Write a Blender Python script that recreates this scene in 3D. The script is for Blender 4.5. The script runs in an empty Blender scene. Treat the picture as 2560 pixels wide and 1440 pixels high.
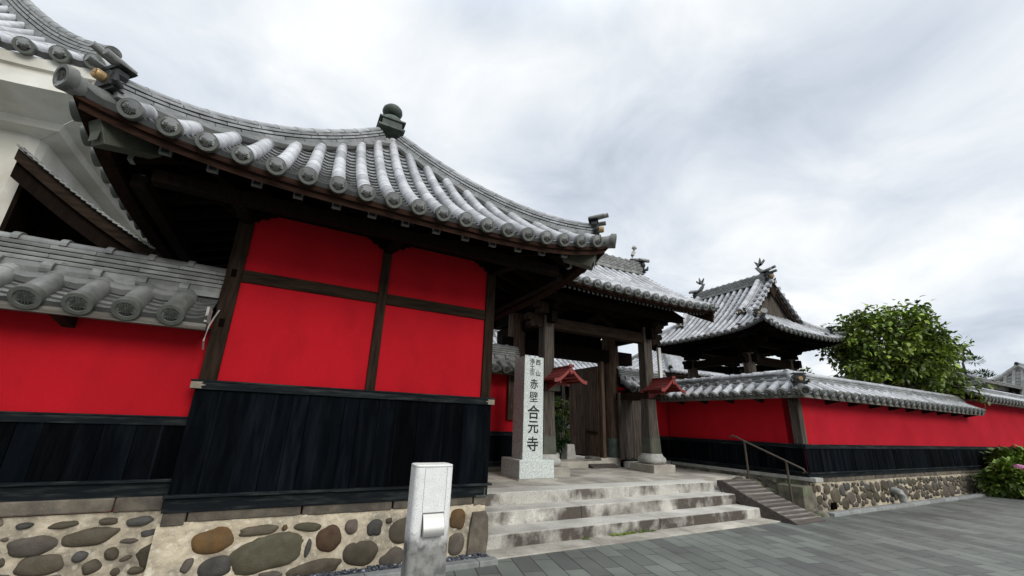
import bpy, math, random
from mathutils import Vector, Matrix
from math import sin, cos, pi, radians
random.seed(7)
SC = bpy.context.scene
COL = SC.collection
V = Vector

# ------------------------------------------------------------------ camera
def cam_matrix(pitch, yaw, roll):
    f = V((sin(yaw)*cos(pitch), cos(yaw)*cos(pitch), sin(pitch)))
    rt = V((cos(yaw), -sin(yaw), 0)); up = rt.cross(f)
    c, s = cos(roll), sin(roll)
    r2 = rt*c + up*s; u2 = up*c - rt*s
    return Matrix((r2, u2, -f)).transposed().to_4x4()
cd = bpy.data.cameras.new('camera'); cam = bpy.data.objects.new('camera', cd); COL.objects.link(cam)
cd.sensor_fit = 'HORIZONTAL'; cd.sensor_width = 36.0
cd.lens = 1015.7/2560*36.0
cd.shift_y = 24.3/2560
cd.clip_start = 0.05; cd.clip_end = 2000
cam.matrix_world = Matrix.Translation((0, 0, 1.57)) @ cam_matrix(radians(17.09), radians(27.63), radians(2.006))
SC.camera = cam
SC.view_settings.view_transform = 'Standard'; SC.view_settings.look = 'None'
SC.view_settings.exposure = 0.0; SC.view_settings.gamma = 1.0
SC.cycles.max_bounces = 6; SC.cycles.diffuse_bounces = 2; SC.cycles.glossy_bounces = 2

# ------------------------------------------------------------------ sky
CLOUDS = [(-0.48, 0.89, 0.45, -0.02), (0.10, 0.72, 0.35, 0.04), (0.60, 0.74, 0.34, -0.055), (1.20, 0.68, 0.42, 0.16), (0.93, 0.20, 0.50, -0.06), (1.55, 0.30, 0.35, 0.04), (2.0, 0.47, 0.38, -0.06), (0.22, 0.50, 0.2, -0.03)]
SUN_DIR = V((0.16, -0.88, 0.50)).normalized()      # towards the sun behind the cloud
w = bpy.data.worlds.new('World'); SC.world = w; w.use_nodes = True
nt = w.node_tree; N = nt.nodes; L = nt.links; N.clear()
def nd(t, tree=None, **k):
    n = (tree or nt).nodes.new(t)
    for a, b in k.items(): setattr(n, a, b)
    return n
out = nd('ShaderNodeOutputWorld'); bg = nd('ShaderNodeBackground'); bg.inputs[1].default_value = 0.1
sky = nd('ShaderNodeTexSky', sky_type='NISHITA', sun_disc=False)
sky.sun_elevation = math.asin(SUN_DIR.z); sky.sun_rotation = math.atan2(SUN_DIR.x, SUN_DIR.y)
tc = nd('ShaderNodeTexCoord'); sep = nd('ShaderNodeSeparateXYZ'); L.new(tc.outputs['Generated'], sep.inputs[0])
def wm(op, a, b=None, c=None):
    n = nd('ShaderNodeMath', operation=op)
    for i, x in enumerate((a, b, c)):
        if x is None: continue
        if isinstance(x, (int, float)): n.inputs[i].default_value = x
        else: L.new(x, n.inputs[i])
    return n.outputs[0]
zz = wm('ADD', wm('MAXIMUM', sep.outputs[2], 0.0), 0.28)
cmb = nd('ShaderNodeCombineXYZ'); L.new(wm('DIVIDE', sep.outputs[0], zz), cmb.inputs[0]); L.new(wm('DIVIDE', sep.outputs[1], zz), cmb.inputs[1])
def wnoise(scale, detail, rough, dist, off):
    mp = nd('ShaderNodeMapping'); mp.inputs['Location'].default_value = off; L.new(cmb.outputs[0], mp.inputs[0])
    n = nd('ShaderNodeTexNoise'); L.new(mp.outputs[0], n.inputs['Vector'])
    n.inputs['Scale'].default_value = scale; n.inputs['Detail'].default_value = detail
    n.inputs['Roughness'].default_value = rough; n.inputs['Distortion'].default_value = dist
    return n.outputs['Fac']
n1 = wnoise(0.95, 5, 0.50, 0.35, (2.3, 5.1, 0.0))
n2 = wnoise(2.6, 8, 0.56, 0.5, (7.7, 1.2, 3.0))
cl = wm('ADD', wm('MULTIPLY', n1, 0.55), wm('MULTIPLY', n2, 0.45))
for bx_, by_, br_, ba_ in CLOUDS:       # broad bright and dark banks of the cloud deck
    vd = nd('ShaderNodeVectorMath', operation='DISTANCE'); L.new(cmb.outputs[0], vd.inputs[0]); vd.inputs[1].default_value = (bx_, by_, 0)
    r_ = nd('ShaderNodeMapRange', interpolation_type='SMOOTHSTEP'); L.new(vd.outputs['Value'], r_.inputs[0]); r_.inputs[1].default_value = br_; r_.inputs[2].default_value = 0.0
    cl = wm('ADD', cl, wm('MULTIPLY', r_.outputs[0], ba_))
rmp = nd('ShaderNodeValToRGB'); L.new(cl, rmp.inputs[0])
e = rmp.color_ramp.elements
e[0].position = 0.27; e[0].color = (0.48, 0.55, 0.65, 1)
e[1].position = 0.60; e[1].color = (1.10, 1.12, 1.13, 1)
m = e.new(0.42); m.color = (0.73, 0.79, 0.88, 1)
m = e.new(0.51); m.color = (0.90, 0.95, 1.0, 1)
# unseen sky shaped for its light: dimmed low behind the camera, boosted overhead
dt = wm('ADD', wm('MULTIPLY', sep.outputs[0], sin(radians(27.6))), wm('MULTIPLY', sep.outputs[1], cos(radians(27.6))))
mr_ = nd('ShaderNodeMapRange', interpolation_type='SMOOTHSTEP'); L.new(dt, mr_.inputs[0]); mr_.inputs[1].default_value = 0.25; mr_.inputs[2].default_value = -0.35
zen = nd('ShaderNodeMapRange', interpolation_type='SMOOTHSTEP'); L.new(sep.outputs[2], zen.inputs[0]); zen.inputs[1].default_value = 0.76; zen.inputs[2].default_value = 0.95; zen.inputs[3].default_value = 1.0; zen.inputs[4].default_value = 2.3
bk = wm('ADD', 1.0, wm('MULTIPLY', mr_.outputs[0], wm('SUBTRACT', wm('MULTIPLY', wm('MAXIMUM', sep.outputs[2], 0.0), 1.35), 0.72)))
vs = nd('ShaderNodeVectorMath', operation='SCALE'); L.new(rmp.outputs[0], vs.inputs[0]); L.new(wm('MULTIPLY', wm('MULTIPLY', bk, zen.outputs[0]), 10.0), vs.inputs['Scale'])
mx = nd('ShaderNodeMix', data_type='RGBA'); mx.inputs[0].default_value = 0.90
L.new(sky.outputs[0], mx.inputs[6]); L.new(vs.outputs[0], mx.inputs[7])
L.new(mx.outputs[2], bg.inputs[0]); L.new(bg.outputs[0], out.inputs[0])

sl = bpy.data.lights.new('sun', 'SUN'); sl.energy = 1.9; sl.angle = radians(28); sl.color = (1.0, 0.97, 0.92)
so = bpy.data.objects.new('sun', sl); COL.objects.link(so)
so.rotation_euler = SUN_DIR.to_track_quat('Z', 'Y').to_euler(); so.location = (5, -10, 20)

# ------------------------------------------------------------------ materials
def mat(name, base, base2=None, scale=6.0, rough=0.7, tone=0.35, bump=0.0, bscale=60.0, spec=0.5, metal=0.0,
        stain=None, sscale=1.5, samt=0.5, stretch=(1, 1, 1), col=False, speck=None, kscale=220.0, kamt=0.5, riser=False, smin=0.48, smax=0.66, zstain=None):
    m = bpy.data.materials.new(name); m.use_nodes = True
    t = m.node_tree; b = t.nodes['Principled BSDF']
    b.inputs['Roughness'].default_value = rough; b.inputs['Metallic'].default_value = metal
    b.inputs['Specular IOR Level'].default_value = spec
    g = nd('ShaderNodeNewGeometry', t); mp = nd('ShaderNodeMapping', t)
    mp.inputs['Scale'].default_value = stretch; t.links.new(g.outputs['Position'], mp.inputs[0])
    def noise(s, d=4, r=0.55):
        n = nd('ShaderNodeTexNoise', t); n.inputs['Scale'].default_value = s; n.inputs['Detail'].default_value = d
        n.inputs['Roughness'].default_value = r; t.links.new(mp.outputs[0], n.inputs['Vector']); return n.outputs['Fac']
    def ramp(x, a, c):
        r = nd('ShaderNodeMapRange', t); r.inputs[1].default_value = a; r.inputs[2].default_value = c
        t.links.new(x, r.inputs[0]); return r.outputs[0]
    def mix(f, a, c, mode='MIX'):
        n = nd('ShaderNodeMix', t, data_type='RGBA', blend_type=mode)
        for i, x in ((0, f), (6, a), (7, c)):
            if isinstance(x, (int, float)): n.inputs[i].default_value = x
            elif isinstance(x, tuple): n.inputs[i].default_value = (*x[:3], 1)
            else: t.links.new(x, n.inputs[i])
        return n.outputs[2]
    if base2 is None: base2 = tuple(c*0.7 for c in base)
    if col:
        a = nd('ShaderNodeAttribute', t, attribute_name='col')
        c1 = mix(1.0, a.outputs['Color'], base, 'MULTIPLY'); c2 = mix(1.0, a.outputs['Color'], base2, 'MULTIPLY')
        c = mix(ramp(noise(scale), 0.35, 0.65), c2, c1)
    else:
        c = mix(ramp(noise(scale), 0.35, 0.65), base2, base)
    if stain:
        f = mixf(t, ramp(noise(sscale, 6, 0.6), smin, smax), samt)
        if riser:      # grime on the upright faces only
            sx_ = nd('ShaderNodeSeparateXYZ', t); t.links.new(g.outputs['True Normal'], sx_.inputs[0])
            ab = nd('ShaderNodeMath', t, operation='ABSOLUTE'); t.links.new(sx_.outputs[2], ab.inputs[0])
            iv = nd('ShaderNodeMapRange', t); t.links.new(ab.outputs[0], iv.inputs[0]); iv.inputs[3].default_value = 1.0; iv.inputs[4].default_value = 0.10
            mu = nd('ShaderNodeMath', t, operation='MULTIPLY'); t.links.new(f, mu.inputs[0]); t.links.new(iv.outputs[0], mu.inputs[1]); f = mu.outputs[0]
        c = mix(f, c, stain)
    if zstain:      # damp grime creeping up from the foot, with a ragged upper edge
        sz = nd('ShaderNodeSeparateXYZ', t); t.links.new(g.outputs['Position'], sz.inputs[0])
        ad = nd('ShaderNodeMath', t, operation='MULTIPLY_ADD'); t.links.new(noise(9, 5, 0.6), ad.inputs[0]); ad.inputs[1].default_value = -0.35; t.links.new(sz.outputs[2], ad.inputs[2])
        f = ramp(ad.outputs[0], zstain[1]-0.17, zstain[0]-0.17); c = mix(f, c, zstain[2])
        f2 = nd('ShaderNodeMath', t, operation='MULTIPLY'); t.links.new(f, f2.inputs[0]); t.links.new(mixf(t, ramp(noise(11, 5, 0.6), 0.45, 0.62), 0.75), f2.inputs[1])
        c = mix(f2.outputs[0], c, (0.075, 0.075, 0.07))
    if speck:
        c = mix(mixf(t, ramp(noise(kscale, 2, 0.6), 0.56, 0.66), kamt), c, speck)
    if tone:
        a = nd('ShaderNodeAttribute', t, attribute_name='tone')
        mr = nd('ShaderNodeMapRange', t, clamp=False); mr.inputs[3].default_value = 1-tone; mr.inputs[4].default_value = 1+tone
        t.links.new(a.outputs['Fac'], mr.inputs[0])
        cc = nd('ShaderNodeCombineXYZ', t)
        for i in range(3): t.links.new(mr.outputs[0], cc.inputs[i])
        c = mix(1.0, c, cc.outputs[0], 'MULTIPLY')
    t.links.new(c, b.inputs['Base Color'])
    if bump:
        bn = nd('ShaderNodeBump', t); bn.inputs['Strength'].default_value = bump; bn.inputs['Distance'].default_value = 0.01
        t.links.new(noise(bscale, 6, 0.65), bn.inputs['Height']); t.links.new(bn.outputs[0], b.inputs['Normal'])
    return m
def mixf(t, f, k):
    n = nd('ShaderNodeMath', t, operation='MULTIPLY'); t.links.new(f, n.inputs[0]); n.inputs[1].default_value = k
    return n.outputs[0]

M = {}
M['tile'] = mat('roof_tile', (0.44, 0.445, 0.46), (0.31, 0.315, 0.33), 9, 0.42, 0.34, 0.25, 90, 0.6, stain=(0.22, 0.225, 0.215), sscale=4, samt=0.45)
M['tile_shade'] = mat('weathered_shade_tile', (0.20, 0.205, 0.20), (0.12, 0.125, 0.115), 6, 0.42, 0.35, 0.3, 90, 0.5, stain=(0.24, 0.235, 0.21), sscale=6, samt=0.4)  # darker copy of the roof tile, shade mixed into its weathered colour
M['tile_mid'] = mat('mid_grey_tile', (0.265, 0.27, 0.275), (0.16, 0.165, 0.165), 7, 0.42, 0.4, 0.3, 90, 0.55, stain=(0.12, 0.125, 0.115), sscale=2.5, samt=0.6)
M['wood_dark'] = mat('shade_black_timber', (0.012, 0.0075, 0.005), (0.006, 0.004, 0.003), 5, 0.85, 0.3, 0.4, 50, 0.05, stretch=(5, 5, 0.8))  # timber colour taken near black to imitate the deep shade under eaves
M['tile_end'] = mat('eave_tile_clay', (0.135, 0.14, 0.128), (0.095, 0.10, 0.088), 12, 0.55, 0.1, 0.4, 120, 0.4)
M['mon'] = mat('crest_relief', (0.06, 0.062, 0.055), (0.035, 0.036, 0.03), 30, 0.6, 0.3, 0.4, 120, 0.4)
M['red'] = mat('red_plaster', (0.47, 0.010, 0.018), (0.40, 0.0085, 0.0155), 0.9, 0.85, 0, 0.4, 110, 0.08, stretch=(1, 1, 0.45), stain=(0.33, 0.008, 0.014), sscale=3.2, samt=0.5)
M['red2'] = mat('red_plaster_faded', (0.45, 0.015, 0.029), (0.37, 0.011, 0.022), 1.3, 0.85, 0, 0.4, 110, 0.05, stain=(0.40, 0.02, 0.025), sscale=2.2, samt=0.4)
M['board'] = mat('black_boards', (0.0030, 0.0042, 0.006), (0.0013, 0.002, 0.0032), 3, 0.8, 0.6, 0.5, 40, 0.03, stretch=(6, 6, 0.7), stain=(0.010, 0.0125, 0.015), sscale=1.6, samt=0.5)
M['trim'] = mat('black_trim', (0.009, 0.012, 0.014), (0.005, 0.007, 0.009), 4, 0.7, 0.3, 0.5, 50, 0.1, stretch=(0.6, 0.6, 5), stain=(0.07, 0.078, 0.072), sscale=5, samt=0.35)
M['wood'] = mat('dark_timber', (0.034, 0.021, 0.014), (0.014, 0.009, 0.006), 5, 0.8, 0.3, 0.5, 50, 0.08, stretch=(5, 5, 0.6))
M['wood_h'] = mat('dark_timber_lying', (0.034, 0.022, 0.015), (0.014, 0.009, 0.006), 5, 0.8, 0.3, 0.5, 50, 0.08, stretch=(0.6, 5, 5))
M['wood_brown'] = mat('brown_eave_board', (0.040, 0.019, 0.012), (0.016, 0.008, 0.006), 5, 0.8, 0.3, 0.5, 50, 0.08, stretch=(0.7, 5, 6))
M['wood_grey'] = mat('weathered_grey_timber', (0.125, 0.108, 0.092), (0.05, 0.04, 0.032), 4, 0.8, 0.25, 0.8, 45, 0.2, stretch=(7, 7, 0.5), stain=(0.045, 0.032, 0.025), sscale=1.3, samt=0.8)
M['wood_grey_h'] = mat('weathered_fascia', (0.23, 0.215, 0.19), (0.10, 0.09, 0.075), 4, 0.8, 0.25, 0.8, 45, 0.2, stretch=(0.5, 6, 7), stain=(0.05, 0.04, 0.03), sscale=1.6, samt=0.7)
M['door'] = mat('old_door_planks', (0.125, 0.080, 0.055), (0.05, 0.031, 0.021), 4, 0.8, 0.25, 0.8, 45, 0.2, stretch=(6, 6, 0.5), stain=(0.02, 0.013, 0.01), sscale=1.5, samt=0.6)
M['granite'] = mat('granite_step', (0.64, 0.625, 0.565), (0.46, 0.445, 0.40), 2.2, 0.8, 0.1, 0.6, 110, 0.25, stain=(0.085, 0.07, 0.058), sscale=2.2, samt=0.95, speck=(0.16, 0.15, 0.135), kscale=75, kamt=0.65, stretch=(1, 1, 0.7), riser=True)
M['granite_dirty'] = mat('grimy_granite_step', (0.62, 0.60, 0.54), (0.42, 0.40, 0.36), 2.2, 0.8, 0.12, 0.6, 110, 0.25, stain=(0.07, 0.056, 0.045), sscale=1.6, samt=0.97, speck=(0.16, 0.15, 0.135), kscale=75, kamt=0.6, stretch=(1, 1, 0.8), riser=True, smin=0.38, smax=0.52)
M['granite_top'] = mat('granite_platform', (0.54, 0.505, 0.435), (0.34, 0.315, 0.27), 2.5, 0.8, 0.3, 0.5, 120, 0.25, stain=(0.20, 0.18, 0.155), sscale=1.2, samt=0.6, speck=(0.18, 0.17, 0.155), kscale=90, kamt=0.5)
M['granite_green'] = mat('grey_green_granite', (0.70, 0.75, 0.72), (0.46, 0.50, 0.475), 30, 0.6, 0.1, 0.4, 90, 0.4, speck=(0.12, 0.14, 0.135), kscale=70, kamt=0.8)
M['granite_white'] = mat('white_granite', (0.80, 0.80, 0.79), (0.72, 0.72, 0.71), 14, 0.7, 0.05, 0.3, 150, 0.3, speck=(0.22, 0.22, 0.22), kscale=120, kamt=0.6, zstain=(0.60, 0.74, (0.26, 0.26, 0.245)))
M['granite_wet'] = mat('stained_granite', (0.27, 0.27, 0.255), (0.17, 0.17, 0.16), 9, 0.7, 0.05, 0.4, 150, 0.3, stain=(0.07, 0.07, 0.065), sscale=7, samt=0.75, speck=(0.07, 0.07, 0.07), kscale=170, kamt=0.6)
M['kerb'] = mat('kerb_granite', (0.30, 0.31, 0.30), (0.22, 0.23, 0.22), 8, 0.75, 0.25, 0.4, 150, 0.3, speck=(0.12, 0.12, 0.12), kscale=160, kamt=0.5)
M['mortar'] = mat('lime_mortar', (0.66, 0.57, 0.42), (0.47, 0.40, 0.29), 3.5, 0.9, 0, 1.0, 38, 0.1, stain=(0.22, 0.20, 0.165), sscale=2.6, samt=0.75, speck=(0.74, 0.69, 0.58), kscale=22, kamt=0.5)
M['mortar_old'] = mat('weathered_mortar', (0.58, 0.50, 0.37), (0.34, 0.295, 0.225), 6, 0.9, 0, 1.0, 38, 0.1, stain=(0.15, 0.135, 0.11), sscale=3.5, samt=0.8, speck=(0.62, 0.57, 0.46), kscale=18, kamt=0.5)
M['cobble'] = mat('river_cobble', (1.0, 1.0, 1.0), (0.68, 0.67, 0.65), 9, 0.6, 0, 0.6, 60, 0.4, col=True, stain=(0.10, 0.085, 0.06), sscale=6, samt=0.4)
M['cobble'].node_tree.nodes['Principled BSDF'].inputs['Specular IOR Level'].default_value = 0.12
M['slab'] = mat('sill_stone', (0.17, 0.145, 0.112), (0.085, 0.073, 0.058), 6, 0.85, 0.3, 0.7, 60, 0.2, stain=(0.07, 0.065, 0.06), sscale=4, samt=0.5)
M['moss'] = mat('mossy_stone', (0.20, 0.18, 0.14), (0.10, 0.09, 0.07), 5, 0.9, 0.25, 0.9, 30, 0.2, stain=(0.10, 0.15, 0.07), sscale=3, samt=0.75)
M['gravel'] = mat('dark_gravel', (0.10, 0.11, 0.13), (0.05, 0.055, 0.065), 20, 0.7, 0.6, 0.4, 60, 0.4)
M['copper'] = mat('green_copper', (0.075, 0.105, 0.085), (0.035, 0.045, 0.037), 7, 0.6, 0.1, 0.3, 60, 0.4, stain=(0.04, 0.045, 0.035), sscale=5, samt=0.6)
M['copper_dark'] = mat('dark_copper_sleeve', (0.085, 0.085, 0.06), (0.05, 0.055, 0.042), 6, 0.55, 0.1, 0.3, 40, 0.4)
M['brass'] = mat('pale_brass_fitting', (0.24, 0.215, 0.155), (0.17, 0.15, 0.11), 12, 0.5, 0, 0.2, 60, 0.4)
M['gold'] = mat('gilt_crest', (0.50, 0.34, 0.16), (0.33, 0.21, 0.09), 25, 0.4, 0.3, 0.3, 80, 0.5, metal=0.4)
M['white'] = mat('white_plaster', (0.78, 0.765, 0.71), (0.64, 0.62, 0.55), 1.6, 0.85, 0, 0.3, 90, 0.2, stain=(0.40, 0.36, 0.29), sscale=1.2, samt=0.5)
M['pale'] = mat('pale_weathered_stone', (0.42, 0.41, 0.38), (0.30, 0.30, 0.27), 8, 0.8, 0.1, 0.4, 60, 0.3)
M['paint_red'] = mat('red_painted_metal', (0.21, 0.022, 0.017), (0.14, 0.017, 0.014), 8, 0.5, 0.3, 0.2, 60, 0.5, stain=(0.16, 0.03, 0.025), sscale=7, samt=0.5)
M['steel'] = mat('stainless_steel', (0.30, 0.30, 0.29), (0.26, 0.26, 0.255), 3, 0.36, 0, 0.05, 200, 0.5, metal=0.9, stretch=(1, 1, 30))
M['iron'] = mat('dark_iron', (0.035, 0.03, 0.025), (0.02, 0.018, 0.015), 20, 0.5, 0, 0.2, 100, 0.5)
M['rail'] = mat('bronze_rail', (0.085, 0.062, 0.045), (0.055, 0.04, 0.03), 20, 0.45, 0, 0.1, 100, 0.5)
M['plank'] = mat('ramp_planks', (0.085, 0.070, 0.062), (0.055, 0.045, 0.04), 5, 0.7, 0.25, 0.6, 60, 0.3, stretch=(1, 5, 5), stain=(0.13, 0.115, 0.10), sscale=4, samt=0.4)
M['ink'] = mat('ink_black', (0.012, 0.012, 0.012), None, 10, 0.7, 0)
M['pvc'] = mat('grey_pvc', (0.34, 0.35, 0.32), (0.28, 0.29, 0.27), 10, 0.5, 0)
M['white_metal'] = mat('white_painted_metal', (0.75, 0.75, 0.72), (0.66, 0.66, 0.62), 6, 0.5, 0)
M['leaf'] = mat('broad_leaf', (0.19, 0.26, 0.026), (0.075, 0.125, 0.015), 2, 0.5, 0.75, 0, 60, 0.5)
M['leaf_y'] = mat('yellow_green_leaf', (0.20, 0.27, 0.02), (0.12, 0.19, 0.018), 3, 0.5, 0.4, 0, 60, 0.4)
M['leaf_d'] = mat('dark_leaf', (0.030, 0.065, 0.018), (0.018, 0.04, 0.012), 3, 0.5, 0.6, 0, 60, 0.4)
M['leaf_h'] = mat('hydrangea_leaf', (0.16, 0.23, 0.03), (0.07, 0.13, 0.02), 3, 0.5, 0.6, 0, 60, 0.4)
M['bark'] = mat('bark', (0.10, 0.085, 0.07), (0.06, 0.05, 0.04), 12, 0.9, 0, 0.8, 40, 0.2)
M['pink'] = mat('pink_petals', (0.55, 0.22, 0.36), (0.42, 0.15, 0.28), 20, 0.7, 0.3)
M['petal'] = mat('white_petals', (0.75, 0.73, 0.66), (0.62, 0.58, 0.50), 20, 0.7, 0.2)
M['grey_roof'] = mat('far_roof', (0.17, 0.17, 0.16), (0.12, 0.12, 0.115), 4, 0.6, 0.3, 0.3, 30, 0.4)
M['far_wall'] = mat('far_wall', (0.55, 0.53, 0.48), (0.47, 0.45, 0.40), 1, 0.8, 0)
M['dark'] = mat('shade_black', (0.006, 0.0045, 0.004), None, 3, 0.9, 0, spec=0.0)  # near-black colour stands in for deep shade on soffits and in openings
M['oni'] = mat('black_ornament_tile', (0.035, 0.037, 0.037), (0.018, 0.019, 0.019), 9, 0.5, 0.3, 0.3, 60, 0.3)
for k in ('leaf', 'leaf_y', 'leaf_d', 'leaf_h'):
    b = M[k].node_tree.nodes['Principled BSDF']; b.inputs['Transmission Weight'].default_value = 0.0
    b.inputs['Subsurface Weight'].default_value = 0.0

# stone-paved ground: staggered long setts, laid across the street
def paving():
    m = mat('stone_setts', (0.5, 0.5, 0.5), None, 5, 0.55, 0)
    t = m.node_tree; b = t.nodes['Principled BSDF']
    for l in list(b.inputs['Base Color'].links): t.links.remove(l)
    g = nd('ShaderNodeNewGeometry', t); mp = nd('ShaderNodeMapping', t)
    mp.inputs['Rotation'].default_value = (0, 0, radians(-76.5)); t.links.new(g.outputs['Position'], mp.inputs[0])
    br = nd('ShaderNodeTexBrick', t); t.links.new(mp.outputs[0], br.inputs['Vector'])
    br.inputs['Scale'].default_value = 1.0; br.inputs['Brick Width'].default_value = 0.62; br.inputs['Row Height'].default_value = 0.245
    br.inputs['Mortar Size'].default_value = 0.007; br.inputs['Mortar Smooth'].default_value = 0.3; br.offset = 0.4
    br.inputs['Color1'].default_value = (0.155, 0.17, 0.15, 1); br.inputs['Color2'].default_value = (0.075, 0.078, 0.076, 1)
    br.inputs['Mortar'].default_value = (0.022, 0.022, 0.02, 1); br.inputs['Bias'].default_value = -0.25
    n = nd('ShaderNodeTexNoise', t); t.links.new(g.outputs['Position'], n.inputs['Vector']); n.inputs['Scale'].default_value = 1.3; n.inputs['Detail'].default_value = 7
    r = nd('ShaderNodeMapRange', t); t.links.new(n.outputs['Fac'], r.inputs[0]); r.inputs[1].default_value = 0.3; r.inputs[2].default_value = 0.7; r.inputs[3].default_value = 0.78; r.inputs[4].default_value = 1.2
    n2 = nd('ShaderNodeTexNoise', t); t.links.new(g.outputs['Position'], n2.inputs['Vector']); n2.inputs['Scale'].default_value = 120; n2.inputs['Detail'].default_value = 3
    r2 = nd('ShaderNodeMapRange', t); t.links.new(n2.outputs['Fac'], r2.inputs[0]); r2.inputs[1].default_value = 0.3; r2.inputs[2].default_value = 0.7; r2.inputs[3].default_value = 0.75; r2.inputs[4].default_value = 1.25
    mm = nd('ShaderNodeMath', t, operation='MULTIPLY'); t.links.new(r.outputs[0], mm.inputs[0]); t.links.new(r2.outputs[0], mm.inputs[1])
    vm = nd('ShaderNodeVectorMath', t, operation='SCALE'); t.links.new(br.outputs['Color'], vm.inputs[0]); t.links.new(mm.outputs[0], vm.inputs['Scale'])
    t.links.new(vm.outputs[0], b.inputs['Base Color'])
    b.inputs['Roughness'].default_value = 0.5; b.inputs['Specular IOR Level'].default_value = 0.4
    bp = nd('ShaderNodeBump', t); bp.inputs['Strength'].default_value = 0.5; bp.inputs['Distance'].default_value = 0.006
    iv = nd('ShaderNodeMath', t, operation='SUBTRACT'); t.links.new(n2.outputs['Fac'], iv.inputs[0]); t.links.new(br.outputs['Fac'], iv.inputs[1])
    t.links.new(iv.outputs[0], bp.inputs['Height']); t.links.new(bp.outputs[0], b.inputs['Normal'])
    return m
M['paving'] = paving()

# ------------------------------------------------------------------ mesh builder
ORG = {}
class MB:
    def __init__(s): s.v = []; s.f = []; s.t = []; s.c = []
    def face(s, pts, tone=0.5, col=(1, 1, 1)):
        n = len(s.v); s.v += [tuple(p) for p in pts]; s.f.append(tuple(range(n, n+len(pts)))); s.t.append(tone); s.c.append(col)
    def grid(s, rows, tone=0.5, wrap=False, col=(1, 1, 1), flip=False):
        n = len(s.v); w = len(rows[0])
        for r in rows: s.v += [tuple(p) for p in r]
        for i in range(len(rows)-1):
            for j in range(w if wrap else w-1):
                a = n+i*w+j; b = n+i*w+(j+1) % w
                q = (a, b, b+w, a+w)
                s.f.append(q[::-1] if flip else q); s.t.append(tone(i, j) if callable(tone) else tone); s.c.append(col)
    def obox(s, c, X, Y, Z, tone=0.5, col=(1, 1, 1)):
        c, X, Y, Z = V(c), V(X), V(Y), V(Z); n = len(s.v)
        for k in (-1, 1):
            for p in ((-1, -1), (1, -1), (1, 1), (-1, 1)): s.v.append(tuple(c+X*p[0]+Y*p[1]+Z*k))
        for q in ((3, 2, 1, 0), (4, 5, 6, 7), (0, 1, 5, 4), (1, 2, 6, 5), (2, 3, 7, 6), (3, 0, 4, 7)):
            s.f.append(tuple(n+i for i in q)); s.t.append(tone); s.c.append(col)
    def box(s, x0, x1, y0, y1, z0, z1, tone=0.5, col=(1, 1, 1)):
        s.obox(((x0+x1)/2, (y0+y1)/2, (z0+z1)/2), ((x1-x0)/2, 0, 0), (0, (y1-y0)/2, 0), (0, 0, (z1-z0)/2), tone, col)
    def beam(s, a, b, wd, ht, up=(0, 0, 1), tone=0.5):
        a, b = V(a), V(b); d = (b-a); ln = d.length; d = d/ln; sd = d.cross(V(up)).normalized(); u = sd.cross(d)
        s.obox((a+b)/2, d*(ln/2), sd*(wd/2), u*(ht/2), tone)
    def tube(s, path, r, n=10, tone=0.5, caps=True, a0=0.0, a1=2*pi, up=V((0, 0, 1))):
        path = [V(p) for p in path]; rs = r if isinstance(r, (list, tuple)) else [r]*len(path)
        full = abs(a1-a0-2*pi) < 1e-6; rows = []
        for i, p in enumerate(path):
            d = (path[min(i+1, len(path)-1)]-path[max(i-1, 0)]).normalized()
            u = up if abs(d.dot(up)) < 0.97 else V((1, 0, 0))
            sd = d.cross(u).normalized(); uu = sd.cross(d)
            cnt = n if full else n+1
            rows.append([p+(sd*cos(a0+(a1-a0)*k/n)+uu*sin(a0+(a1-a0)*k/n))*rs[i] for k in range(cnt)])
        s.grid(rows, tone, wrap=full)
        if caps:
            s.face(rows[0][::-1], tone); s.face(rows[-1], tone)
    def lathe(s, prof, c, n=20, tone=0.5, ax=V((0, 0, 1))):
        c = V(c); ax = V(ax).normalized(); u = ax.orthogonal().normalized(); w_ = ax.cross(u)
        rows = [[c+ax*z+(u*cos(2*pi*k/n)+w_*sin(2*pi*k/n))*max(r, 1e-4) for k in range(n)] for r, z in prof]
        s.grid(rows, tone, wrap=True)
        s.face(rows[0][::-1], tone); s.face(rows[-1], tone)
    def prism(s, poly, ext, tone=0.5, col=(1, 1, 1)):
        poly = [V(p) for p in poly]; ext = V(ext); n = len(poly)
        s.face(poly, tone, col); s.face([p+ext for p in poly][::-1], tone, col)
        for i in range(n):
            a, b = poly[i], poly[(i+1) % n]; s.face((b, a, a+ext, b+ext), tone, col)
    def build(s, name, m, parent=None, smooth=False, bevel=0.0, ang=38):
        o3 = ORG.get(parent.name, V((0, 0, 0))) if parent else V((0, 0, 0))
        me = bpy.data.meshes.new(name); me.from_pydata([(x-o3.x, y-o3.y, z-o3.z) for x, y, z in s.v], [], s.f)
        a = me.attributes.new('tone', 'FLOAT', 'FACE'); a.data.foreach_set('value', [float(x) for x in s.t])
        a = me.attributes.new('col', 'FLOAT_COLOR', 'FACE'); a.data.foreach_set('color', [y for x in s.c for y in (*x, 1.0)])
        me.materials.append(M[m])
        if smooth:
            me.polygons.foreach_set('use_smooth', [True]*len(me.polygons)); me.set_sharp_from_angle(angle=radians(ang))
        o = bpy.data.objects.new(name, me); COL.objects.link(o); me.validate()
        if parent: o.parent = parent
        ORG[o.name] = o3
        if bevel:
            md = o.modifiers.new('bevel', 'BEVEL'); md.width = bevel; md.segments = 2; md.limit_method = 'ANGLE'; md.angle_limit = radians(40)
        return o
def tag(o, label, cat, group=None, kind=None):
    if label: o['label'] = label
    if cat: o['category'] = cat
    if group: o['group'] = group
    if kind: o['kind'] = kind
    return o
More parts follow.
